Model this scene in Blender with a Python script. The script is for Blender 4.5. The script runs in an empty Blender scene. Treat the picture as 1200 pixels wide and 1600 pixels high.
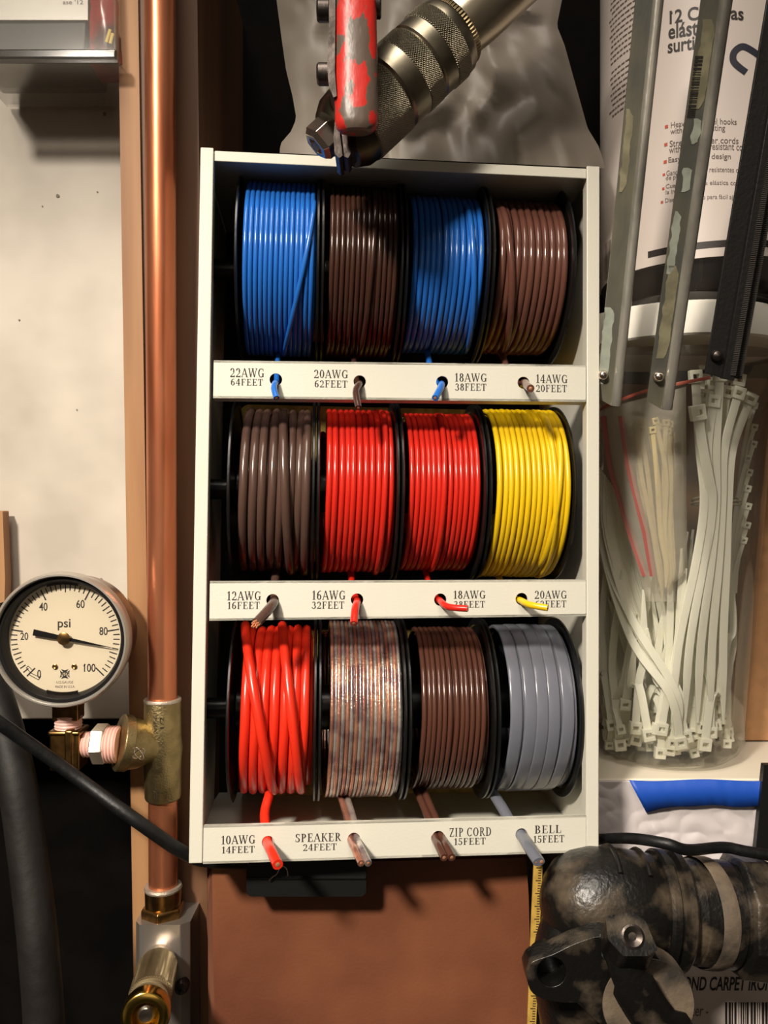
import bpy, math, random
from mathutils import Vector, Matrix, noise
random.seed(7)
R = math.radians
F = 1305.0                      # focal length in pixels of the 1200x1600 frame
CAMZ = 1.4; CAMY = -0.42
SC = bpy.context.scene
COL = SC.collection

# ------------------------------------------------------------------ camera
cd = bpy.data.cameras.new('camera'); cam = bpy.data.objects.new('camera', cd); COL.objects.link(cam)
cam.location = (0, CAMY, CAMZ); cam.rotation_euler = (R(90), 0, 0)
cd.sensor_fit = 'VERTICAL'; cd.sensor_height = 36.0; cd.lens = F / 1600 * 36.0
cd.clip_start = 0.01; cd.clip_end = 50
SC.camera = cam
# ------------------------------------------------------------------ world
w = bpy.data.worlds.new('room_light'); SC.world = w; w.use_nodes = True
nt = w.node_tree; nt.nodes.clear()
out = nt.nodes.new('ShaderNodeOutputWorld'); bg = nt.nodes.new('ShaderNodeBackground')
tc = nt.nodes.new('ShaderNodeTexCoord'); nz = nt.nodes.new('ShaderNodeTexNoise'); cr = nt.nodes.new('ShaderNodeValToRGB')
nz.inputs['Scale'].default_value = 2.2; nz.inputs['Detail'].default_value = 1
cr.color_ramp.elements[0].position = .42; cr.color_ramp.elements[0].color = (.012, .009, .007, 1)
cr.color_ramp.elements[1].position = .68; cr.color_ramp.elements[1].color = (.34, .26, .19, 1)
nt.links.new(tc.outputs['Generated'], nz.inputs['Vector']); nt.links.new(nz.outputs['Fac'], cr.inputs['Fac'])
nt.links.new(cr.outputs['Color'], bg.inputs['Color']); nt.links.new(bg.outputs[0], out.inputs[0])
bg.inputs['Strength'].default_value = 0.3
# ------------------------------------------------------------------ lamps
def lamp(name, loc, size, power, color, target=(0, 0, CAMZ), shape='DISK', size_y=None):
    l = bpy.data.lights.new(name, 'AREA'); l.shape = shape; l.size = size; l.energy = power; l.color = color
    if size_y: l.size_y = size_y
    o = bpy.data.objects.new(name, l); COL.objects.link(o); o.location = loc
    o.rotation_euler = (Vector(target) - Vector(loc)).to_track_quat('-Z', 'Y').to_euler()
    return o
sl = bpy.data.lights.new('bench_lamp', 'SPOT'); sl.energy = 100; sl.color = (1.0, 0.9, 0.765); sl.shadow_soft_size = .075
sl.spot_size = R(58); sl.spot_blend = 1.0
so = bpy.data.objects.new('bench_lamp', sl); COL.objects.link(so); so.location = (-0.50, -1.02, CAMZ + 0.70)
so.rotation_euler = (Vector((-.10, 0, CAMZ - .36)) - so.location).to_track_quat('-Z', 'Y').to_euler()
lamp('overhead_fill', (-0.15, -0.75, CAMZ + 1.25), 0.7, 11, (1.0, 0.9, 0.78), target=(0, 0, CAMZ - .1))  # added soft fill from above for the jars and front faces, no real fixture
lamp('front_fill', (0.25, -1.9, CAMZ + 0.35), 0.9, 0.9, (1.0, 0.84, 0.66), target=(0, 0, CAMZ - .1))  # added weak fill from the front, not a lamp of the room
SC.view_settings.view_transform = 'Standard'; SC.view_settings.look = 'None'
SC.view_settings.gamma = 1.0; SC.view_settings.use_curve_mapping = False
SC.view_settings.exposure = 0.4

# ------------------------------------------------------------------ helpers
def P(px, py, Y): return Vector(((px - 600) * Y / F, Y + CAMY, CAMZ + (800 - py) * Y / F))
def k(n, Y): return n * Y / F
WM = {}
def setp(o, label=None, cat=None, group=None, kind=None):
    if label: o['label'] = label
    if cat: o['category'] = cat
    if group: o['group'] = group
    if kind: o['kind'] = kind
    return o
def thing(name, label, cat, M, group=None):
    o = bpy.data.objects.new(name, None); COL.objects.link(o)
    if not isinstance(M, Matrix): M = Matrix.Translation(M)
    o.matrix_world = M; o.empty_display_size = .01; WM[o] = M.copy()
    return setp(o, label, cat, group)
class MB:
    def __init__(s): s.v = []; s.f = []; s.m = []; s.s = []; s.uv = []
    def add(s, vs, fs, mi=0, sm=False, uvs=None):
        b = len(s.v); s.v += [Vector(q) for q in vs]
        for i, f in enumerate(fs):
            s.f.append([b + j for j in f]); s.m.append(mi); s.s.append(sm)
            s.uv.append(uvs[i] if uvs else None)
    def box(s, c, size, rot=None, mi=0, top=(1, 1)):
        hx, hy, hz = [q / 2 for q in size]; c = Vector(c); vs = []
        for z in (-1, 1):
            for (x, y) in ((-1, -1), (1, -1), (1, 1), (-1, 1)):
                t = top if z > 0 else (1, 1)
                q = Vector((x * hx * t[0], y * hy * t[1], z * hz))
                if rot is not None: q = rot @ q
                vs.append(c + q)
        s.add(vs, [(0, 3, 2, 1), (4, 5, 6, 7), (0, 1, 5, 4), (1, 2, 6, 5), (2, 3, 7, 6), (3, 0, 4, 7)], mi)
    def hexa(s, front, back, mi=0):           # two quads, corners in the same order
        s.add(list(front) + list(back), [(0, 1, 2, 3), (7, 6, 5, 4), (1, 0, 4, 5), (2, 1, 5, 6), (3, 2, 6, 7), (0, 3, 7, 4)], mi)
    def prism(s, pts, d, mi=0, sm=False):      # polygon of 3D points extruded by vector d
        n = len(pts); d = Vector(d); vs = [Vector(q) for q in pts] + [Vector(q) + d for q in pts]
        s.add(vs, [tuple(range(n)), tuple(range(2 * n - 1, n - 1, -1))], mi)
        s.add(vs, [(i, i + n, (i + 1) % n + n, (i + 1) % n) for i in range(n)], mi, sm)
    def tube(s, path, a, b=None, n=8, side=None, mi=0, caps=True, sm=True, sq=1.0):
        path = [Vector(q) for q in path]; N = len(path)
        if not hasattr(a, '__len__'): a = [a] * N
        if b is None: b = a
        if not hasattr(b, '__len__'): b = [b] * N
        vs = []; prev = None
        for i, p in enumerate(path):
            t = (path[min(i + 1, N - 1)] - path[max(i - 1, 0)]).normalized()
            if side is not None: sd = side(i) if callable(side) else Vector(side)
            else:
                sd = prev if prev is not None else (Vector((0, 0, 1)) if abs(t.z) < .9 else Vector((1, 0, 0)))
            sd = (sd - t * sd.dot(t)).normalized(); prev = sd
            nm = t.cross(sd)
            for j in range(n):
                an = 2 * math.pi * j / n
                ca, sa = math.cos(an), math.sin(an)
                if sq != 1: ca = math.copysign(abs(ca) ** sq, ca); sa = math.copysign(abs(sa) ** sq, sa)
                vs.append(p + sd * (a[i] * ca) + nm * (b[i] * sa))
        fs = []; uvs = []
        for i in range(N - 1):
            for j in range(n):
                fs.append((i * n + j, i * n + (j + 1) % n, (i + 1) * n + (j + 1) % n, (i + 1) * n + j))
                uvs.append(((j / n, i / N), ((j + 1) / n, i / N), ((j + 1) / n, (i + 1) / N), (j / n, (i + 1) / N)))
        s.add(vs, fs, mi, sm, uvs)
        if caps:
            s.add(vs[:n], [tuple(range(n - 1, -1, -1))], mi); s.add(vs[-n:], [tuple(range(n))], mi)
    def lathe(s, o, ax, prof, n=40, mi=0, sm=True, phase=0, e1=None, cap=True):
        o = Vector(o); ax = Vector(ax).normalized()
        if e1 is None: e1 = ax.cross(Vector((0, 0, 1)) if abs(ax.z) < .9 else Vector((1, 0, 0)))
        e1 = Vector(e1); e1 = (e1 - ax * e1.dot(ax)).normalized(); e2 = ax.cross(e1); vs = []
        for (t, r) in prof:
            for j in range(n):
                an = 2 * math.pi * j / n + phase
                vs.append(o + ax * t + e1 * (r * math.cos(an)) + e2 * (r * math.sin(an)))
        fs = []; uvs = []
        for i in range(len(prof) - 1):
            for j in range(n):
                jn = (j + 1) % n
                fs.append((i * n + j, i * n + jn, (i + 1) * n + jn, (i + 1) * n + j))
                u0, u1 = j / n, (j + 1) / n; v0, v1 = prof[i][0] * 10, prof[i + 1][0] * 10
                uvs.append(((u0, v0), (u1, v0), (u1, v1), (u0, v1)))
        s.add(vs, fs, mi, sm, uvs)
        if prof[0] == prof[-1]: cap = False
        if cap and prof[0][1] > 1e-6: s.add(vs[:n], [tuple(range(n - 1, -1, -1))], mi)
        if cap and prof[-1][1] > 1e-6: s.add(vs[-n:], [tuple(range(n))], mi)
    def build(s, name, mats, parent=None, local=False, sharp=35, bevel=0, solid=0, kind=None, **tags):
        if not isinstance(mats, (list, tuple)): mats = [mats]
        vs = s.v
        if parent is None:
            lo = Vector([min(q[i] for q in vs) for i in range(3)]); hi = Vector([max(q[i] for q in vs) for i in range(3)])
            c = (lo + hi) / 2; vs = [q - c for q in vs]
        elif not local:
            inv = WM[parent].inverted(); vs = [inv @ q for q in vs]
        me = bpy.data.meshes.new(name); me.from_pydata([tuple(q) for q in vs], [], s.f)
        for m in mats: me.materials.append(m)
        ul = me.uv_layers.new(name='UVMap')
        for p, mi, sm, uv in zip(me.polygons, s.m, s.s, s.uv):
            p.material_index = mi; p.use_smooth = sm
            if uv:
                for li, q in zip(p.loop_indices, uv): ul.data[li].uv = q
        me.validate(); me.update()
        if sharp: me.set_sharp_from_angle(angle=R(sharp))
        o = bpy.data.objects.new(name, me); COL.objects.link(o)
        if parent is None: o.location = c; WM[o] = Matrix.Translation(c)
        else: o.parent = parent; WM[o] = WM[parent]
        if solid:
            md = o.modifiers.new('thickness', 'SOLIDIFY'); md.thickness = solid; md.offset = 0
        if bevel:
            md = o.modifiers.new('bevel', 'BEVEL'); md.width = bevel; md.segments = 3; md.limit_method = 'ANGLE'; md.angle_limit = R(40)
        if kind: o['kind'] = kind
        setp(o, tags.get('label'), tags.get('cat'), tags.get('group'))
        return o
def cat(pts, n=8):                            # catmull-rom through points
    pts = [Vector(q) for q in pts]; q = [pts[0]] + pts + [pts[-1]]; o = []
    for i in range(1, len(q) - 2):
        for j in range(n):
            t = j / n; a, b, c, d = q[i - 1], q[i], q[i + 1], q[i + 2]
            o.append(.5 * ((2 * b) + (c - a) * t + (2 * a - 5 * b + 4 * c - d) * t * t + (3 * b - a - 3 * c + d) * t ** 3))
    return o + [pts[-1]]
def text_mb(txt, place, x0, x1, y0, y1, mb=None, mi=0, font_offset=0.0, uniform=False):
    """built-in sans letters scaled into the box x0..x1 / y0..y1, each vertex mapped by place(x, y)"""
    cu = bpy.data.curves.new('t', 'FONT'); cu.body = txt; cu.size = 1; cu.resolution_u = 4; cu.offset = font_offset
    cu.space_line = 1.0; cu.fill_mode = 'BOTH'
    ob = bpy.data.objects.new('t', cu); COL.objects.link(ob)
    me = bpy.data.meshes.new_from_object(ob.evaluated_get(bpy.context.evaluated_depsgraph_get()))
    vs = [q.co.copy() for q in me.vertices]; fs = [tuple(p.vertices) for p in me.polygons]
    bpy.data.objects.remove(ob); bpy.data.curves.remove(cu); bpy.data.meshes.remove(me)
    ax0 = min(q.x for q in vs); ax1 = max(q.x for q in vs); ay0 = min(q.y for q in vs); ay1 = max(q.y for q in vs)
    mb = mb or MB()
    mb.add([place(x0 + (q.x - ax0) / (ax1 - ax0) * (x1 - x0), y0 + (q.y - ay0) / (ay1 - ay0) * (y1 - y0)) for q in vs], fs, mi)
    return mb

def flag(mb, place, x, y1, h, mi=0):           # the sloping stroke at the head of a sans-serif 1
    mb.add([place(x, y1), place(x, y1 - h * .16), place(x - h * .22, y1 - h * .30), place(x - h * .22, y1 - h * .20)], [(0, 3, 2, 1)], mi)

# ------------------------------------------------------------------ materials
def rgb(r, g, b):                             # sRGB 0..255 -> linear
    f = lambda c: (c / 255 / 12.92) if c / 255 <= .04045 else ((c / 255 + .055) / 1.055) ** 2.4
    return (f(r), f(g), f(b), 1)
def mat(name, col, rough=.5, metal=0, bump=0, bscale=300, var=0, vscale=40, col2=None, stretch=(1, 1, 1), spec=.5, coat=0, alpha=1, knurl=None, lo=.4, hi=.6, detail=3):
    m = bpy.data.materials.new(name); m.use_nodes = True; t = m.node_tree; b = t.nodes['Principled BSDF']
    b.inputs['Base Color'].default_value = col; b.inputs['Roughness'].default_value = rough; b.inputs['Metallic'].default_value = metal
    b.inputs['Specular IOR Level'].default_value = spec; b.inputs['Coat Weight'].default_value = coat; b.inputs['Coat Roughness'].default_value = .15
    tcn = t.nodes.new('ShaderNodeTexCoord'); mp = t.nodes.new('ShaderNodeMapping'); mp.inputs['Scale'].default_value = stretch
    t.links.new(tcn.outputs['Object'], mp.inputs['Vector'])
    if var or col2:
        n = t.nodes.new('ShaderNodeTexNoise'); n.inputs['Scale'].default_value = vscale; n.inputs['Detail'].default_value = detail
        rp = t.nodes.new('ShaderNodeValToRGB'); rp.color_ramp.elements[0].position = lo; rp.color_ramp.elements[1].position = hi
        c2 = col2 or tuple(max(0, c * (1 - var)) for c in col[:3]) + (1,)
        rp.color_ramp.elements[0].color = c2; rp.color_ramp.elements[1].color = col
        t.links.new(mp.outputs[0], n.inputs['Vector']); t.links.new(n.outputs['Fac'], rp.inputs['Fac']); t.links.new(rp.outputs['Color'], b.inputs['Base Color'])
    if bump:
        n = t.nodes.new('ShaderNodeTexNoise'); n.inputs['Scale'].default_value = bscale; n.inputs['Detail'].default_value = 3
        bp = t.nodes.new('ShaderNodeBump'); bp.inputs['Strength'].default_value = bump; bp.inputs['Distance'].default_value = .0006
        t.links.new(mp.outputs[0], n.inputs['Vector']); t.links.new(n.outputs['Fac'], bp.inputs['Height']); t.links.new(bp.outputs[0], b.inputs['Normal'])
    if knurl:                                  # crossed ridges over the lathe's own UVs
        nu, nv = knurl; hs = []
        for sg in (1, -1):
            mm = t.nodes.new('ShaderNodeMapping'); mm.inputs['Scale'].default_value = (nu, sg * nv, 1)
            wv = t.nodes.new('ShaderNodeTexWave'); wv.wave_type = 'BANDS'; wv.bands_direction = 'DIAGONAL'; wv.inputs['Scale'].default_value = 1
            t.links.new(tcn.outputs['UV'], mm.inputs['Vector']); t.links.new(mm.outputs[0], wv.inputs['Vector']); hs.append(wv)
        mx = t.nodes.new('ShaderNodeMath'); mx.operation = 'ADD'
        t.links.new(hs[0].outputs['Fac'], mx.inputs[0]); t.links.new(hs[1].outputs['Fac'], mx.inputs[1])
        bp = t.nodes.new('ShaderNodeBump'); bp.inputs['Strength'].default_value = .9; bp.inputs['Distance'].default_value = .0006
        t.links.new(mx.outputs[0], bp.inputs['Height']); t.links.new(bp.outputs[0], b.inputs['Normal'])
    return m
def film(name, col, clear, rough=.1, gloss=.08, milky=1.0, bump=0, bscale=60):
    """thin clear or milky plastic: part straight-through, part diffuse/translucent, part glossy"""
    m = bpy.data.materials.new(name); m.use_nodes = True; t = m.node_tree; t.nodes.clear()
    o = t.nodes.new('ShaderNodeOutputMaterial'); tr = t.nodes.new('ShaderNodeBsdfTransparent'); df = t.nodes.new('ShaderNodeBsdfDiffuse')
    tl = t.nodes.new('ShaderNodeBsdfTranslucent'); gl = t.nodes.new('ShaderNodeBsdfGlossy'); m1 = t.nodes.new('ShaderNodeMixShader')
    m2 = t.nodes.new('ShaderNodeMixShader'); m3 = t.nodes.new('ShaderNodeMixShader'); lw = t.nodes.new('ShaderNodeLayerWeight')
    df.inputs[0].default_value = col; tl.inputs[0].default_value = col; gl.inputs['Roughness'].default_value = rough
    m1.inputs[0].default_value = .4; t.links.new(df.outputs[0], m1.inputs[1]); t.links.new(tl.outputs[0], m1.inputs[2])
    m2.inputs[0].default_value = clear; t.links.new(m1.outputs[0], m2.inputs[1]); t.links.new(tr.outputs[0], m2.inputs[2])
    ma = t.nodes.new('ShaderNodeMath'); ma.operation = 'MULTIPLY_ADD'; ma.inputs[1].default_value = .5; ma.inputs[2].default_value = gloss
    lw.inputs['Blend'].default_value = .25
    t.links.new(lw.outputs['Fresnel'], ma.inputs[0]); t.links.new(ma.outputs[0], m3.inputs[0])
    t.links.new(m2.outputs[0], m3.inputs[1]); t.links.new(gl.outputs[0], m3.inputs[2]); t.links.new(m3.outputs[0], o.inputs[0])
    if bump:
        tcn = t.nodes.new('ShaderNodeTexCoord'); n = t.nodes.new('ShaderNodeTexNoise'); n.inputs['Scale'].default_value = bscale
        bp = t.nodes.new('ShaderNodeBump'); bp.inputs['Strength'].default_value = bump; bp.inputs['Distance'].default_value = .003
        t.links.new(tcn.outputs['Object'], n.inputs['Vector']); t.links.new(n.outputs['Fac'], bp.inputs['Height'])
        for q in (df, tl, gl): t.links.new(bp.outputs[0], q.inputs['Normal'])
    return m
M_rack = mat('rack_paint', rgb(206, 203, 190), .42, bump=.12, bscale=900)
M_black = mat('spool_plastic', (.006, .006, .006, 1), .3, bump=.1, bscale=500)
M_dark = mat('dark_board', rgb(11, 8, 7), .9, var=.6, vscale=20, spec=.08)
M_ink = mat('black_ink', rgb(38, 33, 30), .7)
M_foam = mat('yellow_foam', rgb(196, 168, 88), .95, bump=1, bscale=500, var=.35, vscale=160)
M_copper = mat('copper_core', rgb(220, 156, 118), .45, .6)
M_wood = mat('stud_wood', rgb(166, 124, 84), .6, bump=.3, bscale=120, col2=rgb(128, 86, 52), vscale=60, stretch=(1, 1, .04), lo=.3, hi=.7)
M_wood_shaded = mat('stud_shaded_wood', rgb(108, 74, 48), .6, bump=.2, bscale=120, col2=rgb(76, 50, 32), vscale=60, stretch=(1, 1, .04), lo=.3, hi=.7)  # stud wood darkened, shade right of the pipe put into its colour
M_panel = mat('painted_sheet', rgb(190, 181, 168), .55, bump=.15, bscale=150, col2=rgb(168, 159, 146), vscale=14, lo=.35, hi=.6)
M_spot = mat('grey_smudge', rgb(120, 110, 98), .8)
M_pipe = mat('copper_pipe', rgb(220, 142, 104), .34, .85, bump=.6, bscale=90, col2=rgb(176, 98, 64), vscale=70, stretch=(1, 1, .12), lo=.3, hi=.7)
M_tape = mat('pink_thread_tape', rgb(226, 178, 166), .5)
M_brass = mat('brass', rgb(168, 128, 76), .3, 1, var=.45, vscale=120)
M_bronze = mat('cast_bronze', rgb(168, 150, 108), .42, 1, bump=.4, bscale=900, var=.3, vscale=100)
M_nick = mat('bright_nickel', rgb(226, 214, 200), .22, 1)
M_solder = mat('solder_ring', rgb(176, 164, 148), .5, .7, bump=.5, bscale=700)
M_alu = mat('aluminium', rgb(176, 168, 160), .34, .85, bump=.2, bscale=200, stretch=(1, 1, .1))
M_steel = mat('worn_steel', rgb(152, 144, 126), .36, 1, var=.35, vscale=90)
M_knurl = mat('knurled_steel', rgb(146, 138, 118), .42, 1, knurl=(60, 60), var=.2, vscale=60)
M_knurlb = mat('knurled_brassy_steel', rgb(160, 144, 112), .42, 1, knurl=(34, 60), var=.15, vscale=60)
M_tubes = mat('satin_tube', rgb(176, 166, 146), .3, .9, bump=.15, bscale=80)
M_iron = mat('dark_iron', rgb(86, 78, 74), .38, .9, var=.4, vscale=120, bump=.3)
M_bag = film('frosted_bag', (.35, .305, .255, 1), .3, .44, .02, bump=.3, bscale=34)
M_clear = film('clear_plastic', (.85, .83, .74, 1), .93, .06, .04)
M_clearbag = film('clear_bag', (.85, .8, .66, 1), .62, .15, .08, bump=.4, bscale=120)
M_lens = film('gauge_lens', (1, 1, 1, 1), .998, .02, .01)
M_smoke = film('smoked_plastic', (.05, .045, .04, 1), .35, .08, .08)
M_tie = mat('white_nylon', rgb(246, 244, 222), .38, var=.06, vscale=30)
M_tan = mat('aged_nylon', rgb(226, 208, 160), .4, var=.12, vscale=30)
for mm in (M_tie, M_tan):
    b = mm.node_tree.nodes['Principled BSDF']; b.inputs['Subsurface Weight'].default_value = .3; b.inputs['Subsurface Radius'].default_value = (.003, .003, .002); b.inputs['Subsurface Scale'].default_value = 1
M_white = mat('white_cap', rgb(236, 232, 220), .4)
M_label = mat('label_paper', rgb(222, 210, 202), .4)
M_lblack = mat('label_black', rgb(44, 36, 34), .5)
M_lgrey = mat('label_grey', rgb(112, 96, 90), .5)
M_lred = mat('label_red', rgb(190, 84, 62), .5)
M_galv = mat('galvanised', rgb(206, 202, 190), .32, .7, bump=.4, bscale=300, var=.45, vscale=60, stretch=(1, 1, .25))
M_galv_d = mat('galvanised_dull', rgb(104, 104, 98), .42, .4, col2=rgb(140, 134, 110), vscale=26, stretch=(1, 1, .3), bump=.3)
M_residue = mat('glue_residue', rgb(146, 140, 112), .7, var=.35, vscale=100)
M_pale = mat('pale_paint_patch', rgb(166, 172, 158), .6, var=.2, vscale=150)
M_rub = mat('black_rubber', rgb(22, 20, 19), .5, bump=.3, bscale=500)
M_card = mat('cardboard', rgb(178, 132, 90), .75, var=.12, vscale=120)
M_carton = mat('white_carton', rgb(204, 196, 196), .5, bump=.1, bscale=60)
M_cartop = mat('carton_top', rgb(222, 212, 194), .55, bump=.2, bscale=80)
M_tapeb = mat('blue_tape', rgb(24, 76, 176), .5, bump=.4, bscale=60)
M_case = mat('brown_hide', rgb(130, 80, 54), .4, bump=.25, bscale=500, col2=rgb(98, 56, 40), vscale=12, lo=.35, hi=.65)
M_caseed = mat('brown_hide_edge', rgb(110, 66, 46), .6, bump=.5, bscale=200, var=.4, vscale=120, stretch=(1, 1, .1))
M_hand = mat('black_handle', rgb(20, 20, 20), .4, bump=.1, bscale=300)
M_yel = mat('ruler_yellow', rgb(212, 172, 84), .35, .15, var=.25, vscale=120)
M_castb = mat('black_cast', rgb(13, 12, 11), .33, col2=rgb(74, 65, 54), vscale=70, bump=.5, bscale=420, lo=.28, hi=.48, detail=8)
M_cast = mat('dusty_cast', rgb(14, 13, 12), .36, col2=rgb(80, 69, 56), vscale=46, bump=.6, bscale=420, lo=.34, hi=.52, detail=8)
M_castd = mat('heavy_dust', rgb(106, 92, 76), .75, col2=rgb(40, 35, 30), vscale=60, bump=.5, bscale=400, lo=.3, hi=.6, detail=8)
M_hose = mat('black_hose', rgb(24, 21, 19), .6, spec=.3, bump=.4, bscale=200, var=.4, vscale=60)
M_cable = mat('black_cable', rgb(18, 18, 19), .45, spec=.35, bump=.4, bscale=300, var=.4, vscale=200)
M_dial = mat('dial_white', rgb(206, 192, 166), .5)
M_red = mat('chipped_red_paint', rgb(186, 40, 32), .38, col2=rgb(92, 78, 68), vscale=95, lo=.47, hi=.49, bump=.9, bscale=160, stretch=(1, 1, .5), detail=6)
M_redbag = mat('red_pack', rgb(150, 30, 20), .25, col2=rgb(66, 24, 18), vscale=50, lo=.4, hi=.55)
M_yelp = mat('yellow_print', rgb(210, 180, 70), .4)

# ------------------------------------------------------------------ setting
Yb = .60
mb = MB(); mb.box((0, Yb + CAMY + .01, CAMZ), (1.6, .02, 1.6)); mb.build('wall_back', M_dark, kind='structure')
mb = MB(); a = P(-260, -200, .50); b_ = P(208, 1124, .50)
mb.box(((a.x + b_.x) / 2, .50 + CAMY + .02, (a.z + b_.z) / 2), (b_.x - a.x, .04, a.z - b_.z), mi=0)
wl = mb.build('wall_left', [M_panel], kind='structure', bevel=.001)
mb = MB()
for (x, y, r) in ((163, 178, 3.2), (150, 121, 2), (90, 306, 3), (66, 322, 1.2), (158, 905, 2), (152, 300, 1.2), (30, 500, 1.5), (120, 640, 1.3)):
    c = P(x, y, .4996); n = 9
    mb.add([c + Vector((math.cos(6.283 * i / n) * k(r, .50) * random.uniform(.7, 1.2), 0, math.sin(6.283 * i / n) * k(r, .50) * random.uniform(.8, 1.3))) for i in range(n)], [tuple(range(n))])
mb.build('smudge', M_spot, parent=wl)
# stud: front face leans away towards the bottom
def studpt(x, z_py, back=False):
    Y = .452 + .030 * z_py / 1600
    q = P(600, z_py, Y); q.x = x
    if back: q.y = Yb + CAMY - .002
    return q
mb = MB()
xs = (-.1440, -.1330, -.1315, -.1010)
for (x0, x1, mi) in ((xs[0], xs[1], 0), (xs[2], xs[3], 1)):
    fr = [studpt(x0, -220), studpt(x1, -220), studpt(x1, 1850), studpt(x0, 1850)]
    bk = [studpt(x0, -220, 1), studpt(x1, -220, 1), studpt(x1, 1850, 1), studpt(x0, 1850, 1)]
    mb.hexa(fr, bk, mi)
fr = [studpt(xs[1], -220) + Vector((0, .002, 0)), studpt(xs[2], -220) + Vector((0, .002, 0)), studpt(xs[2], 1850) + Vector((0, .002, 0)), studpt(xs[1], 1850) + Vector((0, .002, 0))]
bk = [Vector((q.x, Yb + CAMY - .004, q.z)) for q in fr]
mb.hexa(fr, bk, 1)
mb.build('trim_1', [M_wood, M_wood_shaded], kind='structure')

# ------------------------------------------------------------------ the wire rack
W, H, D = .203, .3505, .110
rx, ry, rz = -.0307, .0120, .0854
RM = Matrix.Rotation(rz, 4, 'Z') @ Matrix.Rotation(ry, 4, 'Y') @ Matrix.Rotation(rx, 4, 'X')
RK = Matrix.Translation((0.0086, .4168 + CAMY, .0044 + CAMZ)) @ RM        # local: x right, y inwards, z up
RKi = RK.inverted()
CO = RKi @ Vector((0, CAMY, CAMZ))
def L(px, py, wd=0.0):                        # rack-local point on the plane y=wd behind pixel
    d = (RKi.to_3x3() @ Vector(((px - 600) / F, 1, (800 - py) / F)))
    t = (wd - CO.y) / d.y
    return CO + d * t
rack = thing('wire_rack', 'cream white metal wire rack holding twelve spools, hung on the wall', 'rack', RK)
def sheet(name, pts, d, parent=rack, bevel=.0004, m=M_rack):
    q = MB(); q.prism(pts, d); return q.build(name, m, parent, local=True, bevel=bevel)
tw = .0052                                     # folded front edge of the sides
def side(sx, inner_top, inner_bot):
    q = MB(); xo = sx * W / 2
    it, ib = L(inner_top, 240).x, L(inner_bot, 1345).x
    zt, zb = H / 2, -H / 2
    # folded front lip, side sheet
    fr = [Vector((xo, 0, zt)), Vector((it, 0, zt)), Vector((ib, 0, zb)), Vector((xo, 0, zb))]
    q.hexa(fr if sx < 0 else [fr[1], fr[0], fr[3], fr[2]], [p + Vector((0, .0012, 0)) for p in (fr if sx < 0 else [fr[1], fr[0], fr[3], fr[2]])])
    q.box((xo - sx * .0006, D / 2 + .0006, 0), (.0012, D, H))
    q.box(((it + ib) / 2 + sx * .0006, .004, 0), (.0012, .007, H - .002))
    return q.build('side_panel', M_rack, rack, local=True, bevel=.0005)
side(-1, 333.5, 316.5); side(1, 917, 917)
xi0, xi1 = -W / 2 + .0013, W / 2 - .0013
tpl, tpb = L(335, 238), L(335, 256)
ztop = H / 2 - .0012; zlow = tpb.z
q = MB()
q.box((0, .0012, (ztop + L(620, 264).z) / 2), (L(917, 265).x - L(334, 256).x - .0004, .0012, ztop - L(620, 264).z))
q.box((0, D / 2 + .001, ztop - .0006), (xi1 - xi0, D - .002, .0012))
q.build('top_panel', M_rack, rack, local=True, bevel=.0003)
q = MB(); q.box((0, D, 0), (xi1 - xi0, .0012, H - .002)); q.build('back_panel', mat('dark_interior_back', rgb(20, 19, 18), .8, spec=.2), rack, local=True)  # the interior's darkness is put into this panel's near-black colour
q = MB(); q.box((0, D / 2 + .002, L(600, 1343).z + .0006), (xi1 - xi0, D - .005, .0012)); q.build('bottom_panel', M_rack, rack, local=True)
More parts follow.
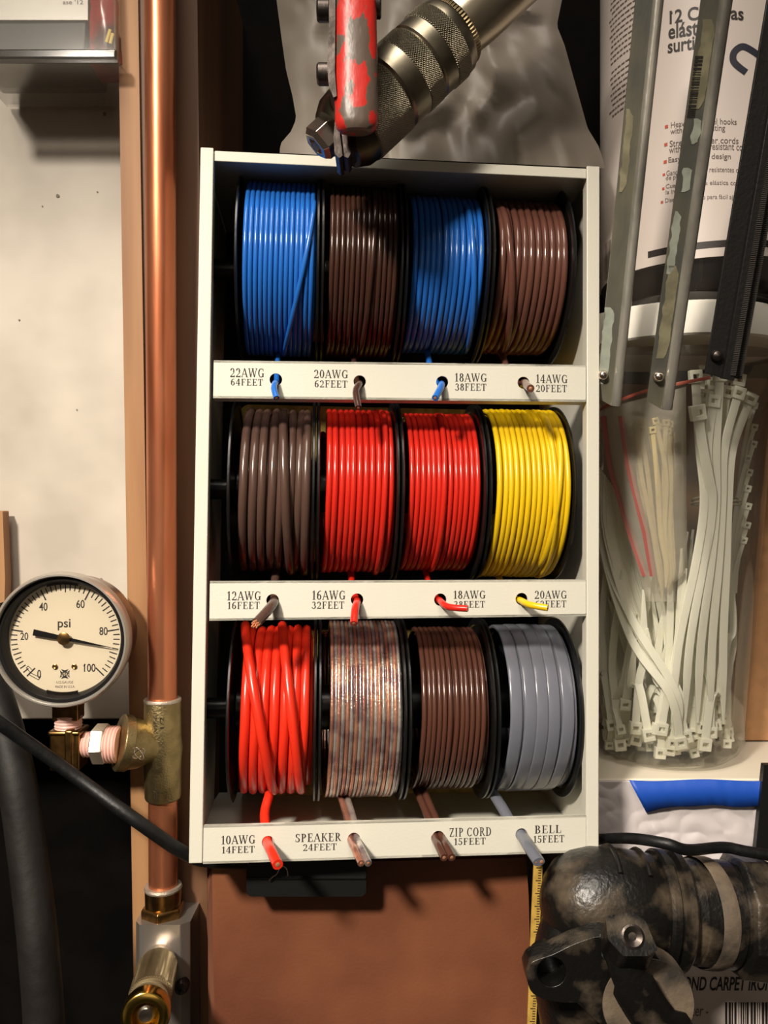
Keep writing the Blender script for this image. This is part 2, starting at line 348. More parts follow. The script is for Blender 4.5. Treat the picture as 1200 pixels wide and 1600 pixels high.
# serif lettering, drawn stroke by stroke
T, t_ = .15, .065
def G(c):
    S = lambda x, y, wd=.15: ('h', y, x - wd, x + wd, .05)
    g = {
        '0': (.60, [('a', .3, .5, .27, .5, 0, 360)]),
        '1': (.50, [('v', .27, 0, 1), S(.27, .025, .18), ('l', .08, .8, .27, .98, .06)]),
        '2': (.62, [('a', .29, .72, .25, .28, 175, -45), ('l', .50, .52, .07, .06, .07), ('h', .06, .05, .56, .12), ('b', .56, .0, .22, .05)]),
        '3': (.60, [('a', .27, .745, .23, .255, 160, -90), ('a', .26, .27, .29, .28, 90, -160)]),
        '4': (.64, [('v', .42, 0, 1), ('l', .40, .98, .05, .3, .06), ('h', .29, .03, .62, .06), S(.42, .025, .17)]),
        '5': (.60, [('h', .94, .14, .54, .11), ('b', .14, .52, .98, .06), ('a', .26, .32, .29, .32, 125, -160)]),
        '6': (.62, [('a', .31, .3, .26, .3, 0, 360), ('a', .44, .5, .39, .5, 180, 75)]),
        '8': (.60, [('a', .3, .755, .22, .245, 0, 360), ('a', .3, .27, .26, .28, 0, 360)]),
        'A': (.78, [('l', .08, .02, .38, 1, .06), ('l', .38, .98, .68, .02, .14), ('h', .33, .17, .57, .05), S(.09, .025, .11), S(.67, .025, .13)]),
        'W': (1.06, [('l', .08, .98, .30, .02, .13), ('l', .30, .02, .53, .98, .06), ('l', .50, .98, .74, .02, .13), ('l', .74, .02, .96, .98, .06), S(.1, .975, .12), S(.52, .975, .13), S(.95, .975, .11)]),
        'G': (.80, [('a', .40, .5, .35, .5, 52, 305), ('v', .62, .05, .42), S(.62, .42, .14), ('b', .64, .68, .97, .05)]),
        'F': (.68, [('v', .20, 0, 1), ('h', .97, .05, .62, .06), ('h', .52, .2, .46, .05), ('b', .60, .72, 1, .05), ('b', .46, .40, .64, .05), S(.2, .025, .15)]),
        'E': (.70, [('v', .20, 0, 1), ('h', .97, .05, .60, .06), ('h', .52, .2, .46, .05), ('h', .03, .05, .64, .06), ('b', .59, .74, 1, .05), ('b', .63, 0, .26, .05), ('b', .46, .40, .64, .05)]),
        'T': (.72, [('v', .36, 0, 1), ('h', .97, .04, .68, .06), ('b', .05, .70, 1, .05), ('b', .67, .70, 1, .05), S(.36, .025, .15)]),
        'S': (.60, [('a', .30, .75, .24, .25, 40, 270), ('a', .30, .26, .25, .27, 90, -140), ('b', .50, .70, .98, .05), ('b', .07, .02, .30, .05)]),
        'P': (.68, [('v', .20, 0, 1), ('a', .32, .73, .28, .27, 92, -92), ('h', .97, .05, .34, .06), ('h', .48, .2, .34, .05), S(.2, .025, .15)]),
        'R': (.76, [('v', .20, 0, 1), ('a', .32, .74, .27, .26, 92, -92), ('h', .97, .05, .34, .06), ('h', .50, .2, .34, .05), S(.2, .025, .14), ('l', .36, .50, .66, .02, .13), S(.69, .025, .07)]),
        'K': (.78, [('v', .20, 0, 1), ('l', .24, .42, .62, .98, .06), ('l', .36, .58, .68, .02, .13), S(.2, .025, .14), S(.2, .975, .14), S(.62, .975, .11), S(.69, .025, .1)]),
        'Z': (.66, [('h', .96, .07, .58, .07), ('h', .04, .05, .60, .07), ('l', .52, .96, .12, .04, .13), ('b', .08, .74, 1, .05), ('b', .59, 0, .26, .05)]),
        'I': (.42, [('v', .20, 0, 1), S(.2, .025, .15), S(.2, .975, .15)]),
        'C': (.76, [('a', .40, .5, .35, .5, 48, 312), ('b', .64, .68, .99, .05), ('b', .64, .04, .28, .04)]),
        'O': (.80, [('a', .40, .5, .35, .5, 0, 360)]),
        'D': (.80, [('v', .20, 0, 1), ('a', .32, .5, .42, .5, 92, -92), ('h', .97, .05, .34, .06), ('h', .03, .05, .34, .06)]),
        'B': (.72, [('v', .20, 0, 1), ('a', .34, .76, .25, .24, 92, -92), ('a', .34, .27, .30, .27, 92, -92), ('h', .97, .05, .36, .06), ('h', .03, .05, .36, .06), ('h', .53, .2, .36, .05)]),
        'L': (.66, [('v', .20, 0, 1), ('h', .03, .05, .60, .06), ('b', .60, 0, .32, .05), S(.2, .975, .15)]),
        ' ': (.28, []),
    }
    return g[c]
def serif(mb, txt, place):
    x = 0; polys = []
    for c in txt:
        wd, st = G(c)
        for s in st:
            if s[0] == 'v': polys.append([(x + s[1] - T / 2, s[2]), (x + s[1] + T / 2, s[2]), (x + s[1] + T / 2, s[3]), (x + s[1] - T / 2, s[3])])
            elif s[0] == 'b': polys.append([(x + s[1] - s[4] / 2, s[2]), (x + s[1] + s[4] / 2, s[2]), (x + s[1] + s[4] / 2, s[3]), (x + s[1] - s[4] / 2, s[3])])
            elif s[0] == 'h': polys.append([(x + s[2], s[1] - s[4] / 2), (x + s[3], s[1] - s[4] / 2), (x + s[3], s[1] + s[4] / 2), (x + s[2], s[1] + s[4] / 2)])
            elif s[0] == 'l':
                h = s[5] / 2 * 1.05
                polys.append([(x + s[1] - h, s[2]), (x + s[1] + h, s[2]), (x + s[3] + h, s[4]), (x + s[3] - h, s[4])])
            else:
                _, cx, cy, ax, ay, a0, a1 = s; n = max(6, int(abs(a1 - a0) / 14))
                for i in range(n):
                    p = []
                    for (aa, rr) in ((i, 0), (i + 1, 0), (i + 1, 1), (i, 1)):
                        an = R(a0 + (a1 - a0) * aa / n); X = ax - (T if rr else 0); Yy = ay - (t_ if rr else 0)
                        p.append((x + cx + X * math.cos(an), cy + Yy * math.sin(an)))
                    polys.append(p)
        x += wd + .06
    tot = x - .06
    for p in polys: mb.add([place(a / tot, b) for (a, b) in p], [tuple(range(len(p)))])
BARS = [ # corners TL TR BL BR, holes, texts
    dict(tl=(334, 563), tr=(915.5, 570), bl=(332.5, 622), br=(914.5, 628),
         holes=[(431, 593), (562, 596), (691, 597), (818, 598)],
         txt=[('22AWG', 359, 413, 575, 589, 0), ('64FEET', 360, 411, 591.5, 602, 0), ('20AWG', 490, 544, 577.5, 590.5, 1), ('62FEET', 491, 543, 594, 605, 1),
              ('18AWG', 710, 761, 583, 596, 2), ('38FEET', 711, 760, 599, 610, 2), ('14AWG', 837, 887, 585, 598, 3), ('20FEET', 837, 886, 601, 612, 3)]),
    dict(tl=(328, 908), tr=(915.5, 905.5), bl=(325.5, 970), br=(914.5, 962.5),
         holes=[(426, 938), (558, 937), (688, 937), (815, 936)],
         txt=[('12AWG', 354, 408, 924, 938, 0), ('16FEET', 355, 406, 940.5, 951.5, 0), ('16AWG', 487, 540, 923, 937, 1), ('32FEET', 487, 538, 940, 951, 1),
              ('18AWG', 708, 759, 923, 935.5, 2), ('38FEET', 709, 758, 939, 949.5, 2), ('20AWG', 835, 886, 923, 935.5, 3), ('62FEET', 836, 885, 938.5, 949, 3)]),
    dict(tl=(318, 1290), tr=(915.5, 1274), bl=(317, 1350), br=(915.5, 1331.5),
         holes=[(419, 1316), (553, 1311), (685, 1308), (815, 1304)],
         txt=[('10AWG', 345, 399, 1306, 1319.5, 0), ('14FEET', 346, 398, 1323, 1333.5, 0), ('SPEAKER', 461, 533, 1303, 1316, 1), ('24FEET', 473, 526, 1319, 1329.5, 1),
              ('ZIP CORD', 702, 768, 1294, 1307.5, 2), ('15FEET', 709, 759, 1310, 1320.5, 2), ('BELL', 835, 877, 1290, 1302.5, 3), ('15FEET', 833, 882, 1306, 1317, 3)]),
]
WF = .0004                                      # bars stand just behind the folded front edge
HR = k(9.6, .42)
for bi, B in enumerate(BARS):
    tl, tr, bl, br = [L(*B[c], WF) for c in ('tl', 'tr', 'bl', 'br')]
    q = MB(); th = .0012
    def zat(x, top):
        a, b2 = (tl, tr) if top else (bl, br); f = (x - a.x) / (b2.x - a.x); return a.z + (b2.z - a.z) * f
    hs = [L(h[0], h[1], WF) for h in B['holes']]
    cuts = [tl.x]
    for h in hs: cuts += [h.x - .008, h.x + .008]
    cuts.append(tr.x)
    for i in range(0, len(cuts), 2):
        x0, x1 = cuts[i], cuts[i + 1]
        f4 = [Vector((x0, WF, zat(x0, 1))), Vector((x1, WF, zat(x1, 1))), Vector((x1, WF, zat(x1, 0))), Vector((x0, WF, zat(x0, 0)))]
        q.hexa([f4[3], f4[2], f4[1], f4[0]], [p + Vector((0, th, 0)) for p in (f4[3], f4[2], f4[1], f4[0])])
    for h in hs:
        x0, x1 = h.x - .008, h.x + .008; n = 32; ring = []; rect = []
        cor = [(x1, zat(x1, 1)), (x0, zat(x0, 1)), (x0, zat(x0, 0)), (x1, zat(x1, 0))]
        angs = sorted([2 * math.pi * i / n for i in range(n)] + [math.atan2(c[1] - h.z, c[0] - h.x) % (2 * math.pi) for c in cor])
        for an in angs:
            dx, dz = math.cos(an), math.sin(an); ts = []
            if dx > 1e-9: ts.append((x1 - h.x) / dx)
            if dx < -1e-9: ts.append((x0 - h.x) / dx)
            # top/bottom edges treated as straight lines z = z0 + m (x-x0)
            for topf in (1, 0):
                m = (zat(x1, topf) - zat(x0, topf)) / (x1 - x0); den = dz - m * dx
                if abs(den) > 1e-9:
                    tt = (zat(h.x, topf) - h.z) / den
                    if tt > 0: ts.append(tt)
            tt = min(x for x in ts if x > 0)
            rect.append(Vector((h.x + dx * tt, WF, h.z + dz * tt))); ring.append(Vector((h.x + dx * HR, WF, h.z + dz * HR)))
        m_ = len(angs); bk = Vector((0, th, 0)); vs = rect + ring + [p + bk for p in rect] + [p + bk for p in ring]
        fs = []
        for i in range(m_):
            j = (i + 1) % m_
            fs += [(i, m_ + i, m_ + j, j), (2 * m_ + j, 3 * m_ + j, 3 * m_ + i, 2 * m_ + i), (m_ + i, 3 * m_ + i, 3 * m_ + j, m_ + j)]
        q.add(vs, fs)
    # folded returns along the top and the bottom
    for top in (1, 0):
        z0, z1 = zat(tl.x, top), zat(tr.x, top); dd = -.0011 if top else .0011
        dpt = .0016 if top else .010
        f4 = [Vector((tl.x, WF, z0)), Vector((tr.x, WF, z1)), Vector((tr.x, WF, z1 + dd)), Vector((tl.x, WF, z0 + dd))]
        bk4 = [p + Vector((0, dpt, 0)) for p in f4]
        q.hexa(f4 if not top else f4, bk4)
    bar = q.build('front_bar', M_rack, rack, local=True)
    for hi in range(4):
        tq = MB()
        for (tx, x0, x1, y0, y1, ii) in B['txt']:
            if ii != hi: continue
            a = L(x0, y1, WF - .00012); c = L(x1, y1 + (B['tr'][1] - B['tl'][1]) * (x1 - x0) / 582, WF - .00012); e = L(x0, y0, WF - .00012)
            serif(tq, tx, lambda u, v, a=a, c=c, e=e: Vector((a.x + (c.x - a.x) * u, a.y, a.z + (c.z - a.z) * u + (e.z - a.z) * v)))
        lt = tq.build('lettering', M_ink, bar, local=True)
        lt['label'] = 'black serif print reading ' + ' '.join(t[0] for t in B['txt'] if t[5] == hi)

# ------------------------------------------------------------------ spools
RF = .0492; CW = .0517
CY = [430, 768, 1104]
EDG = [[(364, 500), (501, 632), (633, 768), (769, 901)], [(353, 493), (494, 626), (627, 763), (764, 903)], [(352, 496), (497, 638), (639, 777), (778, 914)]]
def pl(name, r, g, b, rough=.22, **kw): return mat(name, rgb(r, g, b), rough, spec=.55, **kw)
C_blue = pl('blue_insulation', 36, 102, 188); C_brown = pl('dark_brown_insulation', 66, 42, 34); C_brown2 = pl('brown_insulation', 98, 63, 53, .18)
C_taupe = pl('taupe_insulation', 78, 58, 50, .25); C_red = pl('red_insulation', 194, 38, 26); C_red2 = pl('bright_red_insulation', 214, 46, 26, .28)
C_yel = pl('yellow_insulation', 218, 180, 20, .3); C_zip = pl('zip_brown_insulation', 78, 48, 38); C_grey = pl('grey_insulation', 100, 102, 112, .24)
M_spk1 = mat('clear_over_copper', rgb(222, 160, 132), .24, .75, bump=.5, bscale=700, col2=rgb(176, 122, 108), vscale=120, coat=.6)
M_spk2 = mat('clear_over_tinned_copper', rgb(206, 200, 192), .24, .75, bump=.5, bscale=700, col2=rgb(150, 134, 138), vscale=120, coat=.6)
M_spkend = mat('clear_jacket', rgb(186, 172, 170), .25, .2, coat=.5)
# per spool: colour, text, turns, half width, half thickness, outer radius, strands, crossings, lead (pixel, depth) list
SP = [
 [dict(m=C_blue, lab='spool of blue 22 gauge wire, top left in the white rack', n=15, R=.0470, cross=[(490, 350, 438, 560, 1.0)], lead=[(431, 597, .0005), (428, 606, -.006), (432, 622, -.010)], r=4.6),
  dict(m=C_brown, lab='spool of dark brown 20 gauge wire, between two blue spools in the top row', n=14, R=.0462, cross=[(590, 300, 570, 560, .5)], lead=[(562, 599, .0005), (556, 612, -.007), (560, 637, -.013)], r=5.2),
  dict(m=C_blue, lab='spool of blue 18 gauge wire, third in the top row', n=13, R=.0430, cross=[(738, 330, 752, 560, .4)], lead=[(690, 600, .0005), (687, 609, -.006), (680, 622, -.011)], r=5.4),
  dict(m=C_brown2, lab='spool of reddish brown 14 gauge wire, top right in the rack', n=10.5, R=.0425, cross=[(795, 330, 815, 560, .5)], lead=[(819, 598, .0005), (823, 602, -.008), (829, 607, -.020)], r=6)],
 [dict(m=C_taupe, lab='spool of thick taupe 12 gauge wire, left end of the middle row', n=8.6, R=.0450, cross=[(480, 680, 475, 900, .5), (440, 640, 452, 900, .5)], lead=[(428, 941, .0005), (420, 952, -.008), (401, 973, -.018)], r=7.6, bare=1),
  dict(m=C_red, lab='spool of red 16 gauge wire, beside the taupe spool in the middle row', n=12, R=.0455, cross=[(606, 645, 596, 900, .6)], lead=[(558, 940, .0005), (555, 952, -.008), (553, 974, -.014)], r=6),
  dict(m=C_red, lab='spool of red 18 gauge wire, beside the yellow spool', n=14, R=.0442, cross=[(700, 640, 690, 900, .4)], lead=[(687, 938, .0005), (700, 948, -.008), (731, 951, -.013)], r=5.2),
  dict(m=C_yel, lab='spool of yellow 20 gauge wire, the only yellow one', n=14, R=.0474, cross=[(865, 650, 872, 900, .5), (880, 700, 862, 860, .5)], lead=[(813, 938, .0005), (828, 945, -.008), (856, 950, -.013)], r=5.2)],
 [dict(m=C_red2, lab='spool of thick bright red 10 gauge wire with crossing turns, bottom left', n=8.2, R=.0450, cross=[(372, 985, 425, 1240, 1.3), (436, 985, 470, 1240, 1.1)], lead=[(418, 1316, .0005), (424, 1330, -.012), (434, 1351, -.024)], r=7.8, vis=[(421, 1240, .030), (414, 1268, .020), (415, 1292, .008)], core=1),
  dict(m=[M_spk1, M_spk2], lab='spool of clear copper and silver speaker wire in the bottom row', n=10, R=.0476, twin=1, cross=[], lead=[(553, 1312, .0005), (560, 1328, -.010), (570, 1349, -.020)], r=5.4, vis=[(537, 1245, .035), (545, 1270, .02), (550, 1290, .008)]),
  dict(m=C_zip, lab='spool of brown twin zip cord in the bottom row', n=7.2, R=.0442, twin=1, cross=[], lead=[(685, 1309, .0005), (691, 1322, -.009), (700, 1340, -.018)], r=6, vis=[(655, 1232, .035), (668, 1262, .02), (678, 1285, .008)]),
  dict(m=C_grey, lab='spool of flat grey bell wire, bottom right in the rack', n=6.2, R=.0455, flat=1, cross=[], lead=[(815, 1305, .0005), (826, 1323, -.012), (842, 1347, -.024)], r=9.5, vis=[(768, 1236, .035), (785, 1262, .02), (798, 1284, .008)])],
]
for r_ in range(3):
    for c_ in range(4):
        S = SP[r_][c_]; x0 = L(EDG[r_][c_][0], CY[r_], .004).x; x1 = L(EDG[r_][c_][1], CY[r_], .004).x
        cz = L(600, CY[r_], CW).z
        xc = (x0 + x1) / 2
        M = RK @ Matrix.Translation((xc, CW, cz))
        sp = thing('wire_spool', S['lab'], 'wire spool', M, 'wire spools in the rack')
        hw = (x1 - x0) / 2 - .0002
        def lp(p): return Vector(p) - Vector((xc, CW, cz))           # rack-local -> spool-local
        for sg in (-1, 1):
            q = MB(); X = sg * hw
            prof = [(0, .0065), (0, RF - .001), (.0004, RF), (.0013, RF), (.0017, RF - .001), (.0017, RF - .004), (.0011, RF - .0045), (.0011, .0065)]
            q.lathe((X, 0, 0), (-sg, 0, 0), prof + [prof[0]], 72)
            # lightening ribs on the outside face
            q.build('flange', M_black, sp, local=True)
        q = MB(); q.lathe((-hw + .0017, 0, 0), (1, 0, 0), [(0, .006), (0, .012), (2 * hw - .0034, .012), (2 * hw - .0034, .006), (0, .006)], 32); q.build('core', M_black, sp, local=True)
        # winding
        u0, u1 = -hw + .0021, hw - .0021; n = S['n']; twin = S.get('twin'); flat = S.get('flat')
        pitch = (u1 - u0) / n
        a_ = pitch / 2 * 1.02 if not twin else pitch / 4 * 1.02
        b_ = a_ if not flat else a_ * .34
        mats_ = S['m'] if isinstance(S['m'], list) else [S['m']]
        q = MB(); seg = 56
        rnd = random.Random(r_ * 10 + c_ + 3)
        for layer in (0, 1):
            Rl = S['R'] - b_ - (1 - layer) * b_ * 1.55
            nn = n - (.5 if layer == 0 else 1.0) ; st = u0 + (pitch / 2 if layer else pitch * .8)
            nn = max(1, round(nn)); N = int(nn * seg)
            tn = [rnd.uniform(-1, 1) for _ in range(int(nn * 3) + 4)]; tr_ = [rnd.uniform(-1, 1) for _ in range(int(nn * 3) + 4)]
            strands = (-1, 1) if twin else (0,)
            for sd in strands:
                path = []; sides = []
                for i in range(N + 1):
                    th = i / seg; f = th * 3; j = int(f); f -= j; f = f * f * (3 - 2 * f)
                    ju = (tn[j] * (1 - f) + tn[j + 1] * f) * pitch * .10 * (1 if layer else .3)
                    jr = (tr_[j] * (1 - f) + tr_[j + 1] * f) * b_ * .22 * (1 if layer else .3)
                    an = th * 2 * math.pi + 2.2
                    # the step to the next turn happens mostly behind
                    fr = th - math.floor(th); hp = math.floor(th) + (fr * .45 + .55 * min(1, max(0, (fr - .35) / .3)))
                    X = st + hp * pitch + ju + sd * a_
                    X = min(max(X, u0 + a_), u1 - a_)
                    rr = Rl + jr
                    path.append(Vector((X, -rr * math.cos(an), rr * math.sin(an))))
                q.tube(path, a_ * (.98 if twin else .97 if flat else 1.0), b_, 16 if flat else 8 if layer else 6, sq=.45 if flat else 1.0, side=(1, 0, 0), mi=(0 if sd <= 0 or len(mats_) == 1 else 1))
        for (cx0, cy0, cx1, cy1, lift) in S['cross']:
            path = []
            A = lp(L(cx0, cy0, .005)); Bq = lp(L(cx1, cy1, .005)); RR = S['R'] + b_ * .55 * lift
            a0 = math.asin(max(-.97, min(.97, A.z / RR))); a1 = math.asin(max(-.97, min(.97, Bq.z / RR)))
            for i in range(29):
                f = i / 28; an = a0 + .35 + (a1 - a0 - .7) * f; g = f * f * (3 - 2 * f)
                dip = b_ * 1.5 * (max(0, 1 - f / .14) ** 2 + max(0, (f - .86) / .14) ** 2)
                rr = RR - dip; path.append(Vector((A.x + (Bq.x - A.x) * g, -rr * math.cos(an), rr * math.sin(an))))
            q.tube(path, a_, b_, 10, side=(1, 0, 0))
        # the lead to the hole and out
        lr = k(S['r'], .42)
        hole = S['lead'][0]
        pts = []
        if S.get('vis'): pts = [lp(L(*v)) for v in S['vis']]; pts.insert(0, Vector((pts[0].x, .004, -S['R'] + b_ * 2)))
        else:
            h0 = lp(L(hole[0], hole[1], .004)); pts = [Vector((h0.x - .001, .002, -S['R'] + b_ * 1.2)), Vector((h0.x - .001, -.016, (h0.z - S['R']) / 2)), h0 + Vector((0, .010, 0))]
        pts += [lp(L(*v)) for v in S['lead']]
        path = cat(pts, 7)
        tipd = (path[-1] - path[-2]).normalized()
        core = []
        if twin:
            for sd in (-1, 1):
                pp = [p + Vector((sd * lr * .95, 0, 0)) for p in path]
                q.tube(pp, lr, lr, 10, mi=0 if (sd < 0 or len(mats_) == 1) else 1); core.append((pp[-1], lr))
        elif flat:
            q.tube(path, lr, lr * .72, 14, side=(1, 0, 0)); core = [(path[-1] + Vector((s_ * lr * .45, 0, 0)), lr * .62) for s_ in (-1, 1)]
        else:
            q.tube(path, lr, lr, 12); core = [(path[-1], lr)]
        wr = q.build('wire', mats_, sp, local=True, sharp=60)
        for (cp, cr_) in core:
            q = MB()
            if S.get('bare'):
                for i in range(14):
                    an = i * 2.4; ro = cr_ * .65 * math.sqrt((i + .5) / 14); e = Vector((math.cos(an) * ro, 0, math.sin(an) * ro))
                    q.tube([cp + e - tipd * .003, cp + e + tipd * .0018 + e * .15], cr_ * .16, n=6)
            else:
                q.lathe(cp - tipd * .001, tipd, [(0, cr_ * .45), (.0011, cr_ * .45), (.00125, cr_ * .2)], 10)
            q.build('copper_core', M_copper, wr, local=True)
# foam strips behind the spools, spool rods
for (i, x0, x1, y0, y1, lb) in ((0, 380, 860, 318, 540, 'dark shaded foam strip behind the top row of spools'), (1, 375, 850, 632, 880, 'yellow foam strip behind the middle row of spools'), (2, 430, 846, 985, 1241, 'yellow foam strip showing under the bottom row of spools')):
    a = L(x0, y0, .102); b2 = L(x1, y1, .102); q = MB(); n = 10; pts = []
    r = .006
    for (cx, cz, s0) in ((b2.x - r, b2.z + r, -90), (b2.x - r, a.z - r, 0), (a.x + r, a.z - r, 90), (a.x + r, b2.z + r, 180)):
        for j in range(n + 1):
            an = R(s0 + 90 * j / n); pts.append(RK @ Vector((cx + r * math.cos(an), .1016, cz + r * math.sin(an))))
    q.prism(pts, RK.to_3x3() @ Vector((0, .0075, 0)), sm=True)
    q.build('foam_strip', M_foam, bevel=.002, label=lb, cat='foam', group='foam strips in the rack')
for r_ in range(3):
    cz = L(600, CY[r_], CW).z
    q = MB(); q.lathe((xi0, CW, cz), (1, 0, 0), [(0, .0056), (xi1 - xi0, .0056)], 20)
    q.build('spool_rod', M_black, rack, local=True)

# ------------------------------------------------------------------ plumbing left
def Yp(py): return .432 + .033 * py / 1400
up = Vector((0, 0, 1))
ax_pipe = (P(255, 1400, Yp(1400)) - P(250, 0, Yp(0))).normalized()
pl_root = thing('copper_air_pipe', 'vertical copper pipe run with a cast tee, standing left of the white rack', 'pipe', P(254, 1400, Yp(1400)))
PR = .0079
def pp(py): 
    a = P(250, 0, Yp(0)); b = P(255, 1400, Yp(1400)); z = P(0, py, Yp(py)).z; f = (a.z - z) / (a.z - b.z); return a + (b - a) * f
q = MB(); q.lathe(pp(-150), pp(1105) - pp(-150), [(0, PR), ((pp(1105) - pp(-150)).length, PR)], 48); q.build('pipe', M_pipe, pl_root)
q = MB(); q.lathe(pp(1225), pp(1395) - pp(1225), [(0, PR), ((pp(1395) - pp(1225)).length, PR)], 48); q.build('pipe', M_pipe, pl_root)
t0 = pp(1092); t1 = pp(1246); tl_ = (t1 - t0).length
q = MB(); q.lathe(t0, t1 - t0, [(0, .0079), (0, .0094), (.001, .0098), (tl_ * .38, .0101), (tl_ * .5, .0108), (tl_ * .62, .0101), (tl_ - .001, .0098), (tl_, .0094), (tl_, .0079)], 48)
tc_ = pp(1166); bt = P(186, 1160, .4480)
dirb = (bt - tc_).normalized(); bl_ = (bt - tc_).length
q.lathe(tc_, dirb, [(0, .0085), (bl_ - .0155, .0105), (bl_ - .011, .0128), (bl_ - .006, .0138), (bl_ - .005, .0148), (bl_ - .0005, .0150), (bl_, .0145), (bl_, .0105)], 48)
tee = q.build('tee_fitting', M_bronze, pl_root)
q = MB(); q.lathe(t0 + Vector((0, 0, .0004)), Vector((0, 0, -1)), [(0, .0080), (0, .0098), (.0006, .0101), (.0016, .0100), (.002, .0096)], 48)
q.build('solder_ring', M_solder, pl_root)
# raised marks on the tee
def cylplace(c, r, rot90=False):
    def f(x, y):
        an = x / r
        return c + Vector((r * math.sin(an), -r * math.cos(an), y))
    return f
q = MB()
cc = pp(1122)
text_mb('NSF-61', lambda x, y: cylplace(cc, .0103)(-y - .0015, x), -.0052, .0052, -.0012, .0008, q)
text_mb('1/2', lambda x, y: cylplace(cc, .0103)(-y + .0022, x), -.003, .003, -.0012, .0010, q)
cc2 = pp(1232); text_mb('TF', lambda x, y: cylplace(cc2, .0104)(x - .001, y), -.0014, .0014, -.002, .002, q)
q.build('cast_lettering', M_nick, tee)
q = MB()
cl_ = P(216, 1178, .4345)
for a0 in (35, 125):
    ring = []
    for i in range(25):
        an = 2 * math.pi * i / 24; x, z = .0036 * math.cos(an), .0017 * math.sin(an); c, s = math.cos(R(a0)), math.sin(R(a0))
        ring.append(cl_ + Vector((x * c - z * s, .0004 * abs(x) / .0036, x * s + z * c)))
    q.tube(ring, .0003, n=6, caps=False)
q.build('cast_logo', M_nick, tee)
# nipple, tape, hex
def thread(mb, o, d, ln, r, mi, turns=6, n=28):
    prof = [(0, r * .9)]
    for i in range(turns): prof += [(ln * (i + .25) / turns, r * .93), (ln * (i + .6) / turns, r)]
    prof.append((ln, r * .92)); mb.lathe(o, d, prof, n, mi=mi)
dx_ = Vector((-1, .0, 0)); yn = .448
q = MB(); thread(q, P(187, 1163, yn), dx_, k(20, yn), k(29, yn), 0, 4); q.build('thread_tape', M_tape, pl_root)
q = MB(); q.lathe(P(168, 1162, yn), dx_, [(0, k(14, yn)), (0, k(29, yn)), (.001, k(31, yn)), (k(19, yn), k(31, yn)), (k(21, yn), k(29, yn)), (k(21, yn), k(14, yn))], 6, sm=False, phase=R(52))
q.build('hex_nipple', mat('polished_brass_nipple', rgb(240, 228, 210), .34, .9), pl_root)
q = MB(); thread(q, P(148, 1163, yn), dx_, k(17, yn), k(20, yn), 0, 3); q.build('thread_tape', M_tape, pl_root)
q = MB(); e0 = P(108, 1168, yn)
q.box(e0, (k(46, yn), k(42, yn), k(62, yn))); q.box(e0 + Vector((k(8, yn), 0, 0)), (k(14, yn), k(48, yn), k(66, yn)))
q.box(P(108, 1141, yn), (k(50, yn), k(46, yn), k(8, yn)))
q.build('elbow_fitting', M_brass, pl_root, bevel=.0012)
q = MB(); thread(q, P(107, 1141, yn), up, k(24, yn), k(21, yn), 0, 5); q.build('thread_tape', M_tape, pl_root)
# adapter at the bottom
q = MB(); ad = pp(1384); q.lathe(ad, (0, 0, -1), [(0, .0079), (0, .0096), (.0005, .0100), (.009, .0098), (.0105, .0096)], 48)
q.build('solder_cup', M_brass, pl_root)
q = MB(); q.lathe(ad + Vector((0, 0, .0005)), (0, 0, -1), [(0, .0079), (0, .0099), (.0012, .0104), (.0022, .0101), (.0022, .0079)], 48); q.build('solder_ring', M_solder, pl_root)
q = MB(); q.lathe(ad + Vector((0, 0, -.0103)), (0, 0, -1), [(0, .009), (0, .0112), (.001, .0122), (.0085, .0122), (.0095, .0112), (.0095, .009)], 6, sm=False, phase=R(0)); q.build('hex_nut', M_brass, pl_root, bevel=.0004)

# pressure gauge ----------------------------------------------------
Yg = .428; gk = Yg / F
gc = P(97, 999, Yg)
gtilt = Matrix.Translation(gc) @ Matrix.Rotation(R(2), 4, 'Z')
gg = thing('pressure_gauge', 'round glass pressure gauge with white dial and chrome bezel, screwed above the pipe elbow', 'gauge', gtilt)
fwd = (0, -1, 0)
q = MB(); q.lathe((0, .030, 0), fwd, [(0, 0), (0, 88 * gk), (.002, 94 * gk), (.026, 98 * gk), (.030, 99 * gk)], 72, cap=False); q.build('case', mat('gauge_case', rgb(150, 112, 96), .3, .9, var=.3, vscale=40), gg, local=True)
q = MB(); q.lathe((0, .006, 0), fwd, [(0, 99 * gk), (.0, 104 * gk), (.005, 106 * gk), (.0085, 105 * gk), (.0105, 102.5 * gk), (.0105, 100 * gk), (.0085, 98.5 * gk), (.0075, 98 * gk), (0, 98 * gk), (0, 99 * gk)], 96)
q.build('bezel', mat('chrome_bezel', rgb(190, 184, 174), .36, .75), gg, local=True)
q = MB(); q.lathe((0, .006, 0), fwd, [(0, 98.4 * gk), (.0078, 98.4 * gk), (.0078, 93 * gk), (.004, 89 * gk), (.003, 88.5 * gk), (0, 88 * gk), (0, 98.4 * gk)], 96)
q.build('inner_ring', mat('black_ring', (.006, .005, .005, 1), .5, spec=.15), gg, local=True)
q = MB(); q.lathe((0, .006, 0), fwd, [(0, 0), (0, 91 * gk), (.001, 91 * gk), (.001, 0)], 72); dial = q.build('dial', M_dial, gg, local=True)
FD = .0049
def gp(x, y, d=0): return Vector((x * gk, FD - d, y * gk))
q = MB()
